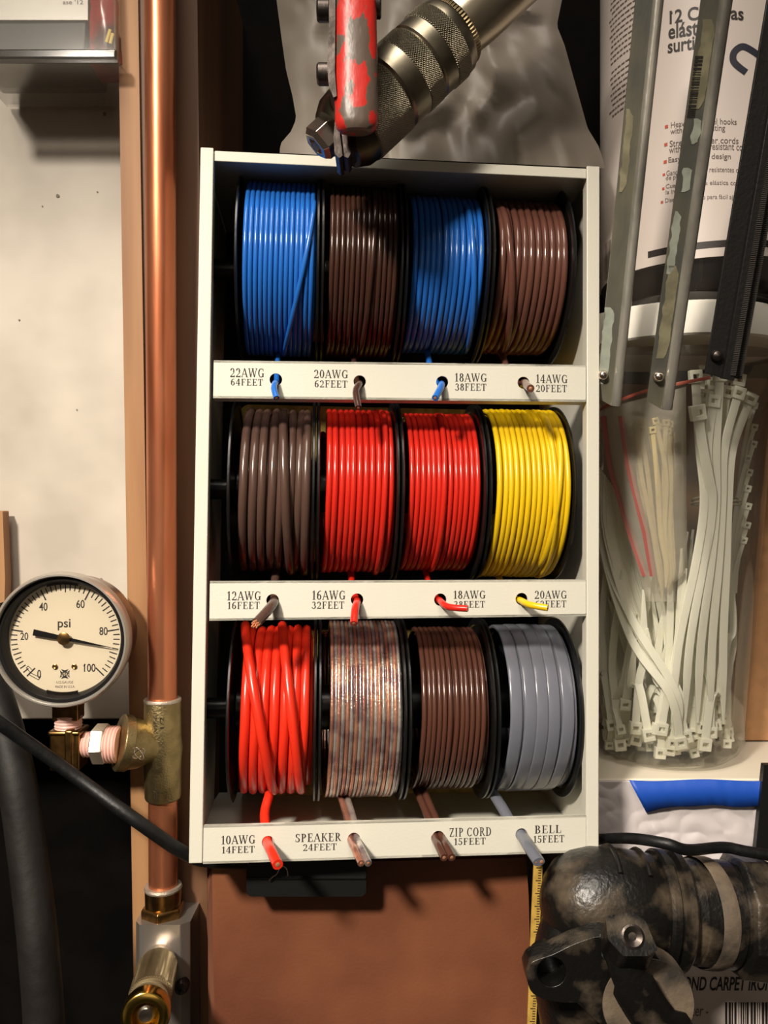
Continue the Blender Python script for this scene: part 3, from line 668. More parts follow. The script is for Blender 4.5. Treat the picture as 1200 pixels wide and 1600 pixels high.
for i in range(51):
    v = i * 2; an = R(225 - v * 2.7); c, s = math.cos(an), math.sin(an)
    big = v % 20 == 0; mid = v % 10 == 0
    r1 = 85; r0 = r1 - (18 if big else (13 if mid else 10)); wd = .9 if not big else 1.1
    q.add([gp(r0 * c - wd * s, r0 * s + wd * c), gp(r1 * c - wd * s, r1 * s + wd * c), gp(r1 * c + wd * s, r1 * s - wd * c), gp(r0 * c + wd * s, r0 * s - wd * c)], [(0, 3, 2, 1)])
for (tx, x0, x1, y0, y1) in (('0', -44, -38, -63, -50), ('20', -70, -58, -3, 9), ('40', -41, -28, 43, 56), ('60', 17, 30, 47, 60), ('80', 53, 66, 4, 17), ('100', 29, 47, -54, -41), ('psi', -12, 8, 12, 30)):
    text_mb(tx, lambda x, y: gp(x, y), x0, x1, y0, y1, q, font_offset=.012)
flag(q, gp, 31.2, -41, 14)
text_mb('U.S.GAUGE', lambda x, y: gp(x, y), -14, 12, -72, -68, q, mi=1); text_mb('MADE IN U.S.A.', lambda x, y: gp(x, y), -16, 15, -79, -75, q, mi=1)
for s1 in (-1, 1):   # maltese cross
    q.add([gp(-1, -57 - 0), gp(-1 + 8 * s1, -57 + 6), gp(-1 + 6 * s1, -57), gp(-1 + 8 * s1, -57 - 6)], [(0, 1, 2, 3) if s1 < 0 else (0, 3, 2, 1)])
    q.add([gp(-1, -57), gp(-1 - 6, -57 + 7.5 * s1), gp(-1, -57 + 6 * s1), gp(-1 + 6, -57 + 7.5 * s1)], [(0, 1, 2, 3) if s1 > 0 else (0, 3, 2, 1)])
q.add([gp(-8, -60), gp(6, -60), gp(6, -54), gp(-8, -54)], [(0, 1, 2, 3)])
for (x0, y0, x1, y1) in ((-61, -47, -54, -55), (-54, -55, -40, -62), (-61, -47, -58, -44), (-58, -44, -52, -50), (-56, -58, -42, -66), (-42, -66, -38, -60)):   # zero band bracket
    d = Vector((x1 - x0, y1 - y0)).normalized() * .5
    q.add([gp(x0 - d.y, y0 + d.x), gp(x1 - d.y, y1 + d.x), gp(x1 + d.y, y1 - d.x), gp(x0 + d.y, y0 - d.x)], [(3, 2, 1, 0)])
q.build('dial_print', [M_ink, M_lgrey], dial, local=True)
q = MB(); text_mb('USG', lambda x, y: gp(x, y, .0001), -7.5, 5.5, -59.5, -54.8, q, font_offset=.01); q.build('dial_logo_letters', M_dial, dial, local=True)
q = MB()
for x in (-16, 14): q.lathe(gp(x, -45, -.0002), fwd, [(0, 4.2 * gk), (.0008, 4.2 * gk), (.0010, 3 * gk), (.0007, 1.6 * gk), (.0007, 0)], 20)
q.build('dial_screw', M_brass, dial, local=True)
q = MB(); an = R(225 - 2.7 * 87.6); c, s = math.cos(an), math.sin(an)
def gr(a, b, d=.002): return gp(a * c - b * s, a * s + b * c, d)
q.prism([gr(82, 0), gr(12, 2.6), gr(0, 3), gr(-20, 4.0), gr(-49, 5), gr(-49, -5), gr(-20, -4.0), gr(0, -3), gr(12, -2.6)], (0, .0004, 0)); q.build('pointer', mat('pointer_black', (.004, .003, .003, 1), .7, spec=.1), gg, local=True)
q = MB(); q.lathe(gp(0, 0, 0), fwd, [(0, 7 * gk), (.0024, 7 * gk), (.0024, 10 * gk), (.003, 10 * gk), (.0032, 9 * gk), (.0032, 0)], 32); q.build('pointer_hub', M_brass, gg, local=True)
for (cy, yy) in ((1, 88), (-1, -88)):
    q = MB()
    pts = [gp(x, (math.sqrt(90 ** 2 - x * x) if cy > 0 else -math.sqrt(90 ** 2 - x * x)) , .003) for x in range(-26, 23, 4)]
    pts2 = [gp(x, (math.sqrt(90 ** 2 - x * x) - 5 if cy > 0 else -math.sqrt(90 ** 2 - x * x) + 6), .003) for x in range(22, -27, -4)]
    q.prism(pts + pts2, (0, .001, 0))
    q.build('dial_clip', mat('clip_metal', rgb(60, 52, 44), .3, .9), gg, local=True)
q = MB(); q.lathe((0, -.0008, 0), fwd, [(0, 98 * gk), (.0006, 98 * gk), (.0006, 0)], 64); q.build('lens', M_lens, gg, local=True)
q = MB(); st = P(107, 1119, yn); q.box(WM[gg].inverted() @ (st + Vector((0, 0, .008))), (k(40, yn), k(34, yn), .019)); q.build('stem', M_brass, gg, local=True, bevel=.001)

# manifold block ----------------------------------------------------
Ym = .452
mz = P(250, 1445, Ym).z
def mp_(px, Y=Ym): return P(px, 1445, Y).x
mr = thing('manifold_block', 'chamfered aluminium air manifold block at the foot of the copper pipe', 'manifold', P(250, 1700, Ym))
fx0, fx1 = mp_(218), mp_(282); ox0, ox1 = mp_(209), mp_(295)
q = MB(); yf = Ym + CAMY
prof = [(ox0, yf + .0265), (ox0, yf + .004), (fx0, yf), (fx1, yf), (ox1, yf + .004), (ox1, yf + .0265)]
q.prism([Vector((x, y, mz)) for (x, y) in prof], (0, 0, -.12)); q.build('block', M_alu, mr, bevel=.0005)
q = MB(); sc = P(284, 1541, Ym - .001); q.lathe(sc + Vector((0, .003, 0)), fwd, [(0, k(11, Ym)), (.004, k(11, Ym)), (.006, k(9, Ym)), (.0065, 0)], 24); ms = q.build('screw', M_iron, mr)
q = MB()
for a0 in (0, 90): q.box(sc + Vector((0, -.0035, 0)), (.0045, .0006, .001), rot=Matrix.Rotation(R(a0 + 15), 3, 'Y'))
q.build('screw_recess', mat('recess', (.005, .004, .004, 1), .8), ms)
cq = thing('quick_coupler', 'knurled brass quick coupler pointing out of the aluminium manifold', 'coupler', P(252, 1490, Ym))
c0 = P(250, 1500, Ym); c1 = P(224, 1600, .385); ca = (c1 - c0).normalized(); cl = (c1 - c0).length
def cs(f): return f * cl
q = MB(); q.lathe(c0 - ca * .004, ca, [(0, .0085), (.007, .0088), (.010, .0094), (.013, .0098)], 36); q.build('neck', M_nick, cq)
q = MB(); q.lathe(c0 + ca * .0085, ca, [(0, .0092), (.001, .0103), (cs(.50), .0103), (cs(.51), .0098), (cs(.56), .0098), (cs(.57), .0104), (cs(.64), .0104), (cs(.65), .0098)], 56)
n, m_ = 72, 34; e1 = ca.cross(Vector((0, 0, 1))).normalized(); e2 = ca.cross(e1); vs = []     # diamond knurl as real relief
for j in range(m_ + 1):
    t = .0100 + (cs(.50) - .0022) * j / m_
    for i in range(n):
        an = 2 * math.pi * i / n; r = .01032 + (.00042 if (i + j) % 2 else 0) * (0 if j in (0, m_) else 1)
        vs.append(c0 + ca * (t + .0002) + e1 * (r * math.cos(an)) + e2 * (r * math.sin(an)))
q.add(vs, [(j * n + i, j * n + (i + 1) % n, (j + 1) * n + (i + 1) % n, (j + 1) * n + i) for j in range(m_) for i in range(n)], 0, True)
q.build('sleeve', M_knurlb, cq, sharp=60)
q = MB(); e_ = c0 + ca * (.0085 + cs(.65)); q.lathe(e_, ca, [(0, .0098), (.0015, .0112), (.007, .0114), (.009, .0108), (.0096, .0098), (.0094, .0066), (.004, .0058), (.002, .0056), (.002, 0)], 56); q.build('lip', mat('gold_brass', rgb(226, 190, 96), .18, 1), cq)
q = MB(); q.lathe(e_ + ca * .0005, ca, [(0, .0044), (.006, .0042), (.0072, .0030), (.0074, .0012), (.0074, 0)], 24); q.build('valve_tip', M_nick, cq)

# ------------------------------------------------------------------ hose and cable left
q = MB(); q.tube(cat([P(-70, 960, .47), P(-16, 1070, .45), P(22, 1200, .43), P(44, 1340, .42), P(60, 1480, .41), P(70, 1620, .405), P(72, 1760, .40)], 10), .0095, n=24)
q.build('black_hose', M_hose, label='thick matt black hose curving down at the left edge', cat='hose')
q = MB(); q.tube(cat([P(-160, 1050, .412), P(-40, 1105, .412), P(40, 1158, .422), P(120, 1215, .428), P(210, 1280, .424), P(285, 1331, .432), P(330, 1346, .440), P(420, 1348, .442), P(560, 1343, .442)], 10), .0034, n=16)
q.build('black_cable', M_cable, label='thin black rubber cable crossing the pipe and running under the rack', cat='cable')

# ------------------------------------------------------------------ clear bin top left
Yt = .443
bn = thing('storage_bin', 'clear plastic storage bin cut off by the top left corner', 'bin', P(90, 90, Yt))
q = MB(); l0 = P(-60, 88, Yt); l1 = P(180, 84, Yt)
zb = P(0, 88, Yt).z; xw = l1.x - l0.x - .0
q.box(((l0.x + l1.x) / 2, Yt + CAMY + .027, zb), (xw, .054, .0016)); q.box(((l0.x + l1.x) / 2, Yt + CAMY, zb + .040), (xw, .0012, .08))
q.box((l1.x, Yt + CAMY + .027, zb + .04), (.0012, .054, .08))
q.build('bin_body', M_clear, bn)
q = MB(); q.box(((l0.x + l1.x) / 2, Yt + CAMY - .002, zb - .0012), (xw + .004, .006, .0052)); q.build('bottom_rim', M_smoke, bn, bevel=.001)
sh = .004
q = MB(); bx0, bx1 = P(-50, 0, Yt + sh).x, P(131, 0, Yt + sh).x; bz = zb + .0012
q.box(((bx0 + bx1) / 2, Yt + CAMY + .026, bz + .012), (bx1 - bx0, .036, .0235), top=(1, .9))
cse = q.build('dark_box', mat('dark_box_plastic', rgb(34, 28, 24), .3, var=.3, vscale=60), bevel=.002, label='dark plastic box lying in the clear bin under a white booklet', cat='box')
q = MB(); q.box(((bx0 + bx1) / 2, Yt + CAMY + .027, bz + .032), (bx1 - bx0, .034, .016))
bk_ = q.build('white_booklet', mat('glossy_white', rgb(214, 208, 196), .25), label='glossy white booklet lying on the dark box in the bin', cat='booklet')
q = MB(); fy = Yt + CAMY + .0099; a = P(100, 8, Yt + .01)
text_mb("ase '12", lambda x, y: Vector((x, fy, y)), P(98, 0, Yt + .01).x, P(130, 0, Yt + .01).x, P(0, 7, Yt + .01).z, P(0, 0, Yt + .01).z, q, font_offset=.01)
q.build('lettering', M_lgrey, bk_)
q = MB(); g0 = P(136, 86, Yt + .006); n = 9
vs = []; 
for i in range(n):
    for j in range(n):
        f, g = i / (n - 1), j / (n - 1)
        vs.append(Vector((g0.x + f * .0175, Yt + CAMY + .010 - .004 * math.sin(math.pi * f) + .002 * noise.noise(Vector((f * 4, g * 5, 1))), bz + g * .06)))
fs = [(i * n + j, (i + 1) * n + j, (i + 1) * n + j + 1, i * n + j + 1) for i in range(n - 1) for j in range(n - 1)]
m_ = len(vs); vs2 = vs + [Vector((q_.x, Yt + CAMY + .03, q_.z)) for q_ in vs]
q.add(vs2, fs, sm=True); q.add(vs2, [tuple(m_ + x for x in f[::-1]) for f in fs], sm=True)
edge = [i * n for i in range(n)] + [(n - 1) * n + j for j in range(1, n)] + [i * n + n - 1 for i in range(n - 2, -1, -1)] + [j for j in range(n - 2, 0, -1)]
q.add(vs2, [(edge[i], edge[i] + m_, edge[(i + 1) % len(edge)] + m_, edge[(i + 1) % len(edge)]) for i in range(len(edge))])
rp_ = q.build('red_packet', M_redbag, label='shiny red packet standing at the right end of the clear bin', cat='packet')
q = MB()
for (x0, y0, x1, y1) in ((166, 66, 172, 46), (172, 68, 176, 52)):
    a = P(x0, y0, Yt + .0045); b = P(x1, y1, Yt + .0045); q.tube([a, b], .0009, .0003, 8, side=(1, 0, 0))
q.build('yellow_print', M_yelp, rp_)

# wooden slat at the left edge, above the gauge
q = MB(); a = P(-60, 798, .487); b = P(4, 798, .487); c = P(8, 905, .487); d = P(7, 940, .487); e = P(-60, 960, .487)
q.prism([a, b, c, d, e], (0, .008, 0)); q.build('wooden_paddle', M_wood, bevel=.001, label='sliver of tan wooden board at the left edge above the gauge', cat='board')

# ------------------------------------------------------------------ frosted bag above the rack
LFT = [(-140, 425), (0, 432), (60, 440), (110, 447), (150, 457), (185, 463), (205, 455), (222, 440), (233, 437)]
RGT = [(-140, 872), (0, 878), (40, 870), (70, 882), (110, 893), (160, 907), (200, 918), (228, 935), (254, 944)]
def itp(T_, y):
    for (y0, x0), (y1, x1) in zip(T_, T_[1:]):
        if y <= y1: return x0 + (x1 - x0) * (y - y0) / (y1 - y0)
    return T_[-1][1]
q = MB(); NU, NV = 60, 46; fr = []; bk = []
for j in range(NV + 1):
    g = j / NV
    for i in range(NU + 1):
        f = i / NU
        yb_ = 239 + 24 * f; y = -140 + (yb_ + 140) * g
        x = itp(LFT, y) + (itp(RGT, y) - itp(LFT, y)) * f
        ed = min(1, min(f, 1 - f) * 7) ** .6
        fold = .0065 * noise.noise(Vector((f * 7 + .6 * g, g * 2.2, .3))) + .006 * (abs(math.sin(f * 8 + g * 5 + noise.noise(Vector((f * 3, g * 4, 5))) * 3)) - .5) * ed
        rdg = lambda a, b, c: 1 - 2 * abs(noise.noise(Vector((a, b, c))))
        fold += (.0075 * (rdg(f * 4.2 + g * 1.6, g * 2.6 - f * 1.1, 8) - .5) + .0035 * (rdg(f * 9 - g * 3, g * 5 + f * 3, 3) - .5)) * ed
        if g > .8: fold += .004 * math.sin(f * 40 + noise.noise(Vector((f * 9, 0, 2))) * 5) * (g - .8) * 5 * ed
        fade = min(1, (1 - g) * 10)
        Yf = .455 - .012 * ed + fold * (.3 + .7 * fade) + .010 * (1 - g)
        Yf = max(Yf, .4305) if g > .7 else max(Yf, .428)
        fr.append(P(x, y, Yf)); bk.append(P(x, y, .478 + .010 * ed))
w_ = NU + 1
fs = [(j * w_ + i, (j + 1) * w_ + i, (j + 1) * w_ + i + 1, j * w_ + i + 1) for j in range(NV) for i in range(NU)]
q.add(fr, fs, sm=True)
q.add(bk, [f[::-1] for f in fs], sm=True)
m_ = len(fr); al = fr + bk
edge = [i for i in range(w_)] + [j * w_ + NU for j in range(1, NV + 1)] + [NV * w_ + i for i in range(NU - 1, -1, -1)] + [j * w_ for j in range(NV - 1, 0, -1)]
q.add(al, [(edge[i], edge[(i + 1) % len(edge)], edge[(i + 1) % len(edge)] + m_, edge[i] + m_) for i in range(len(edge))], sm=True)
q.build('plastic_bag', M_bag, sharp=60, label='crumpled frosted plastic bag lying on top of the white rack', cat='bag')

# ------------------------------------------------------------------ big coupler hanging above the rack
Yc = .392; kc = Yc / F
O = P(715, 45, Yc + .002); E = P(715 - 73, 45 + 68, Yc - .0005); da = (E - O).normalized()
hc = thing('air_coupler', 'large knurled steel hose coupler hanging diagonally over the rack top', 'coupler', O)
def lt(name, m, prof, n=72, sm=True, phase=0):
    z = MB(); z.lathe(O, da, [(s * kc, r * kc) for (s, r) in prof], n, sm=sm, phase=phase); return z.build(name, m, hc)
lt('tube', M_tubes, [(-260, 50), (-40, 50), (-10, 48), (4, 47)])
lt('knurled_ring', mat('ring_knurl', rgb(142, 126, 96), .4, 1, knurl=(40, 2)), [(2, 46), (3, 54), (6, 56), (13, 56), (15, 53), (15, 46)])
lt('front_collar', M_steel, [(14, 46), (15, 58), (20, 61), (32, 62.5)])
lt('collar_knurl', M_knurl, [(32, 62.5), (34, 64), (58, 64), (60, 62)])
lt('middle_collar', M_steel, [(60, 62), (82, 62.5), (85, 60), (88, 62)])
lt('locking_sleeve', M_knurl, [(88, 62), (90, 63.5), (118, 63.5), (120, 62)])
lt('plain_band', M_steel, [(120, 62), (150, 62.5), (154, 59), (157, 62)])
lt('rear_sleeve', M_knurl, [(157, 62), (159, 64), (228, 64), (230, 62)])
lt('tail', mat('dark_steel_tail', rgb(74, 68, 56), .35, 1), [(230, 62), (246, 60), (263, 50), (268, 34), (268, 20)])
z = MB(); O2 = O + da * (262 * kc) + Vector((-.0030, -.001, .0035)); z.lathe(O2, da, [(0, .004), (0, .0088), (k(28, .39), .0088), (k(36, .39), .0068), (k(36, .39), .0045), (k(26, .39), .004)], 6, sm=False, phase=R(15)); z.build('hex_plug', M_nick, hc, bevel=.0003)

# ------------------------------------------------------------------ red clamp handle
Yr = .358
rc = thing('locking_clamp', 'worn red handled locking clamp hanging in front of the coupler', 'clamp', P(555, 0, Yr))
q = MB(); pts = []; rad = []
for (y, rr) in ((-150, 33), (0, 33), (60, 33.5), (120, 34), (165, 34), (192, 33.5), (201, 31), (206, 26), (208, 18)):
    pts.append(P(555 + (y / 200) * 2, y, Yr)); rad.append(k(rr, Yr))
q.tube(pts, rad, [r * .62 for r in rad], 32, side=(1, 0, 0)); q.build('handle', M_red, rc)
def plate(name, pts, Y, th, m=M_iron):
    z = MB(); z.prism([P(x, y, Y) for (x, y) in pts], (0, th, 0)); return z.build(name, m, rc, bevel=.0005)
plate('link_plate', [(513, -150), (524, -150), (524, 30), (523, 110), (526, 150), (521, 152), (514, 135), (511, 105), (514, 40)], Yr - .004, .016)
plate('jaw_plate', [(522, 90), (531, 90), (530, 200), (535, 243), (530, 247), (523, 240), (521, 215), (524, 180)], .366, .020)
plate('jaw_plate', [(531, 185), (546, 200), (548, 240), (544, 247), (535, 243), (530, 215)], .368, .016)
plate('jaw_plate', [(545, 190), (556, 200), (557, 235), (552, 246), (546, 243)], .371, .010)
for y in (17, 116):
    z = MB(); o_ = P(514, y, Yr + .003); z.lathe(o_, (-1, 0, 0), [(0, k(17, Yr)), (k(16, Yr), k(17, Yr)), (k(19, Yr), k(14, Yr)), (k(19, Yr), 0)], 28); z.build('pivot_pin', M_iron, rc)
z = MB(); z.lathe(P(586, 8, Yr + .004), (1, 0, 0), [(0, k(20, Yr)), (k(8, Yr), k(20, Yr)), (k(10, Yr), k(17, Yr)), (k(10, Yr), 0)], 28); z.build('pivot_nut', M_iron, rc)

# ------------------------------------------------------------------ jars right
def cyl(c, r):
    """place(angle 0 = towards the room, z)"""
    return lambda x, z: Vector((c.x + r * math.sin(x / r), c.y - r * math.cos(x / r), z))
Yj1 = .506; c1_ = P(1098, 800, Yj1); r1_ = .0602
zl = P(0, 399, Yj1 - r1_).z; zt1 = CAMZ + .345
j1 = thing('cord_canister', 'tall canister with a white bilingual bungee cord label, standing on the jar of cable ties', 'canister', Vector((c1_.x, c1_.y, P(0, 465, .45).z)))
zb1 = P(0, 463, Yj1 - r1_).z
q = MB(); q.lathe((c1_.x, c1_.y, zb1), up, [(0, 0), (0, r1_ - .006), (.002, r1_ - .003), (.006, r1_ - .001), (.010, r1_ - .0005), (zt1 - zb1, r1_ - .0005)], 80); cb = q.build('canister_body', M_smoke, j1)
q = MB(); q.lathe((c1_.x, c1_.y, zb1 + .002), up, [(0, 0), (0, r1_ - .012), (.004, r1_ - .006), (.02, r1_ - .004), (zt1 - zb1 - .005, r1_ - .004)], 48)
q.build('bundled_cords', mat('dark_cords', rgb(24, 19, 18), .45, bump=1, bscale=60, col2=rgb(58, 26, 22), vscale=50, lo=.42, hi=.5), j1)
q = MB(); pf = [(zl - zb1, r1_), (zt1 - zb1, r1_)]; q.lathe((c1_.x, c1_.y, zb1), up, [(zl - zb1, r1_ - .0003)] + pf + [(zt1 - zb1, r1_ - .0003)], 96)
lb = q.build('label', M_label, j1)
cp = cyl(c1_, r1_ + .00015)
def lpx(px, py):                              # pixel -> (arc x, z) on the label cylinder
    dx = (px - 600) / F; dz = (800 - py) / F; o = Vector((0 - c1_.x, CAMY - c1_.y)); d = Vector((dx, 1)); A = d.dot(d); Bq = 2 * o.dot(d); C = o.dot(o) - (r1_ + .00015) ** 2
    disc = max(0, Bq * Bq - 4 * A * C); t = (-Bq - math.sqrt(disc)) / (2 * A); hit = o + d * t
    return math.atan2(hit.x, -hit.y) * r1_, CAMZ + dz * t
q = MB()
def ltext(s, x0, y1, x1, y0, mi=0, off=0.0):  # pixel box: left x0, baseline y1, right x1, top y0
    a = lpx(x0, y1); b = lpx(x1, y1); c = lpx(x0, y0)
    s1, s2 = lpx(1046, y1), lpx(1156, y1); m = (s2[1] - s1[1]) / (s2[0] - s1[0]) * .7
    text_mb(s, lambda x, y: cp(x, y + m * (x - a[0])), a[0], b[0], a[1], c[1], q, mi, off)
ltext('12 Cuerdas', 1046, 38, 1162, 17, off=.02); ltext('el\u00e1sticas', 1044, 62, 1128, 38, off=.02); ltext('surtidas', 1043, 84, 1118, 62, off=.02)
ltext('Bungee Cords', 1046, 5, 1215, -25, off=.02)
for (s, x0, y1, x1, y0) in (('Heavy duty steel hooks', 1048, 203, 1151, 191), ('with plastic coating', 1047, 213, 1133, 201),
                            ('Stretch rubber cords', 1046, 230, 1154, 220), ('with weather resistant cover', 1045, 240, 1175, 229),
                            ('Easy to hook design', 1044, 257, 1142, 246)):
    ltext(s, x0, y1, x1, y0, 1, .006)
for (s, x0, y1, x1, y0) in (('Ganchos de acero resistentes con', 1041, 275, 1162, 267), ('de pl\u00e1stico', 1040, 284, 1080, 275), ('Cuerda de goma el\u00e1stica con', 1040, 297, 1155, 288),
                            ('la intemperie', 1040, 306, 1090, 297), ('Dise\u00f1o de gancho para f\u00e1cil ajuste', 1039, 319, 1160, 310)):
    ltext(s, x0, y1, x1, y0, 1)
for (x, y, r) in ((1041, 198, 2.6), (1040, 226, 2.6), (1039, 253, 2.6), (1037, 273, 2), (1036, 295, 2), (1034, 316, 2)):
    a = lpx(x, y); rr = k(r, .45); q.add([cp(a[0] + sx * rr, a[1] + sz * rr) for (sx, sz) in ((-1, -1), (1, -1), (1, 1), (-1, 1))], [(0, 1, 2, 3)], 2)
a = lpx(1050.5, 18); flag(q, cp, a[0], a[1], k(20, .45))
# black band at the foot of the label
a = lpx(1012, 386); b = lpx(1240, 380); c = lpx(1012, 374); n = 24
vs = []
for i in range(n + 1):
    x = a[0] + (.075 - a[0]) * i / n; vs += [cp(x, zl + .0048), cp(x, zl + .0085)]
q.add(vs, [(2 * i, 2 * i + 2, 2 * i + 3, 2 * i + 1) for i in range(n)], 0)
# printed hook
hp = [(1215, 108), (1190, 90), (1170, 76), (1158, 73), (1147, 82), (1146, 95), (1155, 105), (1166, 113)]
ph = cat([Vector((lpx(min(x, 1196), y)[0] + max(0, x - 1196) * .00034, lpx(min(x, 1196), y)[1], 0)) for (x, y) in hp], 6); rr = k(5.2, .45)
vs = []
for i, p in enumerate(ph):
    d = (ph[min(i + 1, len(ph) - 1)] - ph[max(i - 1, 0)]).normalized(); nn = Vector((-d.y, d.x, 0)) * rr
    vs += [cp(p.x + nn.x, p.y + nn.y), cp(p.x - nn.x, p.y - nn.y)]
q.add(vs, [(2 * i, 2 * i + 1, 2 * i + 3, 2 * i + 2) for i in range(len(ph) - 1)], 3)
# small text block wrapping the left side, rotated lines, and two barcodes
for i in range(22):
    yy = -40 + i * 9.0 + (6 if i > 12 else 0); x0 = lpx(948 + (0), yy); x1 = lpx(1001, yy)
    s0 = x1[0] - .028 + .004 * random.random(); nseg = 9; xx = s0
    while xx < x1[0] - .001:
        ln = random.uniform(.0015, .004); z0 = x1[1]
        q.add([cp(xx, z0), cp(min(xx + ln, x1[0]), z0), cp(min(xx + ln, x1[0]), z0 + .0009), cp(xx, z0 + .0009)], [(0, 1, 2, 3)], 1); xx += ln + .0007
xb = lpx(966, 360)[0] - .017; zb0 = zl + .002; zb9 = zl + .024
x = xb
while x < xb + .024:
    ww = random.choice((.0003, .0005, .0008)); q.add([cp(x, zb0), cp(x + ww, zb0), cp(x + ww, zb9), cp(x, zb9)], [(0, 1, 2, 3)], 1); x += ww + random.choice((.0004, .0006, .0009))
q.build('label_print', [M_lblack, M_lgrey, M_lred, mat('hook_print', rgb(44, 44, 58), .5)], lb)

# jar of cable ties
cjx = P(1056, 800, .505).x
ztop2 = P(0, 466, .443).z; zcap = P(0, 521, .443).z
ct = Vector((cjx, .505 + CAMY, 0)); cbm = Vector((P(1034, 1200, .525).x, .525 + CAMY, 0))
zbot = P(0, 1203, .525 - .046).z
j2 = thing('cable_tie_jar', 'tall clear plastic jar full of white cable ties with a ribbed white lid', 'jar', Vector((cbm.x, cbm.y, zbot)))
def jc(f): return Vector((cbm.x + (ct.x - cbm.x) * f, cbm.y + (ct.y - cbm.y) * f, zbot + (zcap - zbot) * f))
jax = (jc(1) - jc(0)); jl = jax.length
jr = lambda f: .0475 + .0095 * f
q = MB(); q.lathe(jc(0), jax, [(0, 0), (0, .034), (.002, .041), (.006, .0455), (.011, jr(.03)), (jl * .5, jr(.5)), (jl * .95, jr(.95)), (jl * .965, jr(1) + .0015), (jl * .985, jr(1) + .0015), (jl * .99, jr(1) - .002), (jl, jr(1) - .002)][::1], 80)
q.build('jar_body', M_clear, j2)
q = MB(); lh = ztop2 - zcap; o_ = jc(1); NR = 120
vs = []; prof = [(0, .0600), (.001, .0612), (lh - .002, .0612), (lh, .0598), (lh, 0)]
for (s, r) in prof:
    for i in range(NR * 2):
        rr = r + (.0003 if i % 2 else 0) * (1 if r > .02 else 0); an = math.pi * i / NR
        vs.append(o_ + Vector((rr * math.cos(an), rr * math.sin(an), s)))
fs = [(a * NR * 2 + i, a * NR * 2 + (i + 1) % (NR * 2), (a + 1) * NR * 2 + (i + 1) % (NR * 2), (a + 1) * NR * 2 + i) for a in range(len(prof) - 1) for i in range(NR * 2)]
q.add(vs, fs); q.add(vs[:NR * 2], [tuple(range(NR * 2 - 1, -1, -1))]); q.build('lid', M_white, j2)

def tie(pts, w_mm, m, label, group, head=True, facing=None):
    """one cable tie along points; the first point is the head"""
    path = cat(pts, 6); N = len(path)
    wv = [w_mm / 2000 * (1 if i < N - 5 else max(.3, (N - i) / 5)) for i in range(N)]
    z = MB(); th = .00055
    vs = []
    sd0 = Vector(facing or (1, 0, 0)); 
    for i, p in enumerate(path):
        t = (path[min(i + 1, N - 1)] - path[max(i - 1, 0)]).normalized(); sd = (sd0 - t * sd0.dot(t)).normalized(); nm = t.cross(sd)
        for (a, b) in ((-1, -1), (1, -1), (1, 1), (-1, 1)): vs.append(p + sd * wv[i] * a + nm * th * b)
    fs = [(i * 4 + j, i * 4 + (j + 1) % 4, (i + 1) * 4 + (j + 1) % 4, (i + 1) * 4 + j) for i in range(N - 1) for j in range(4)]
    z.add(vs, fs + [(3, 2, 1, 0), tuple(N * 4 - 4 + j for j in range(4))])
    if head:
        p = path[0]; t = (path[1] - path[0]).normalized(); sd = (sd0 - t * sd0.dot(t)).normalized(); nm = t.cross(sd)
        hw_, hl, ht = w_mm / 2000 * 1.45, w_mm / 1000 * .75, w_mm / 1000 * .42
        # ring-shaped head with a slot through it
        oq = [(-1, -1), (1, -1), (1, 1), (-1, 1)]; c0_ = p - t * hl * .6; vs = []
        for d in (-1, 1):
            for (s_, l_) in ((1, 1), (.5, .35)):
                for (a, b) in oq: vs.append(c0_ + sd * hw_ * a * s_ + t * hl * b * l_ + nm * ht * d)
        fs = []
        for j in range(4):
            jn = (j + 1) % 4
            fs += [(j, 4 + j, 4 + jn, jn), (8 + jn, 12 + jn, 12 + j, 8 + j), (j, jn, 8 + jn, 8 + j), (4 + jn, 4 + j, 12 + j, 12 + jn)]
        z.add(vs, fs)
    return z.build('cable_tie', m, bevel=.0003 if head and w_mm > 4 else 0, label=label, cat='cable tie', group=group)
rt = random.Random(11)
def J(px, py, dep):                            # pixel + depth inside the jar (0 front .. 1 back)
    z = P(0, py, .5).z; f = max(.02, min(.97, (z - zbot) / (zcap - zbot))); c = jc(f); rr = jr(f) - .004
    x = (px - 600) * .49 / F; dx = max(-rr * .96, min(rr * .96, x - c.x)); h = math.sqrt(max(0, rr * rr - dx * dx))
    y = c.y - h + dep * 2 * h; Y = y - CAMY
    x = (px - 600) * Y / F; dx = max(-rr * .97, min(rr * .97, x - c.x)); h = math.sqrt(max(0, rr * rr - dx * dx)); y = max(c.y - h, min(c.y + h, y))
    zz = CAMZ + (800 - py) * (y - CAMY) / F
    return Vector((c.x + dx, y, max(zz, zbot + .006)))
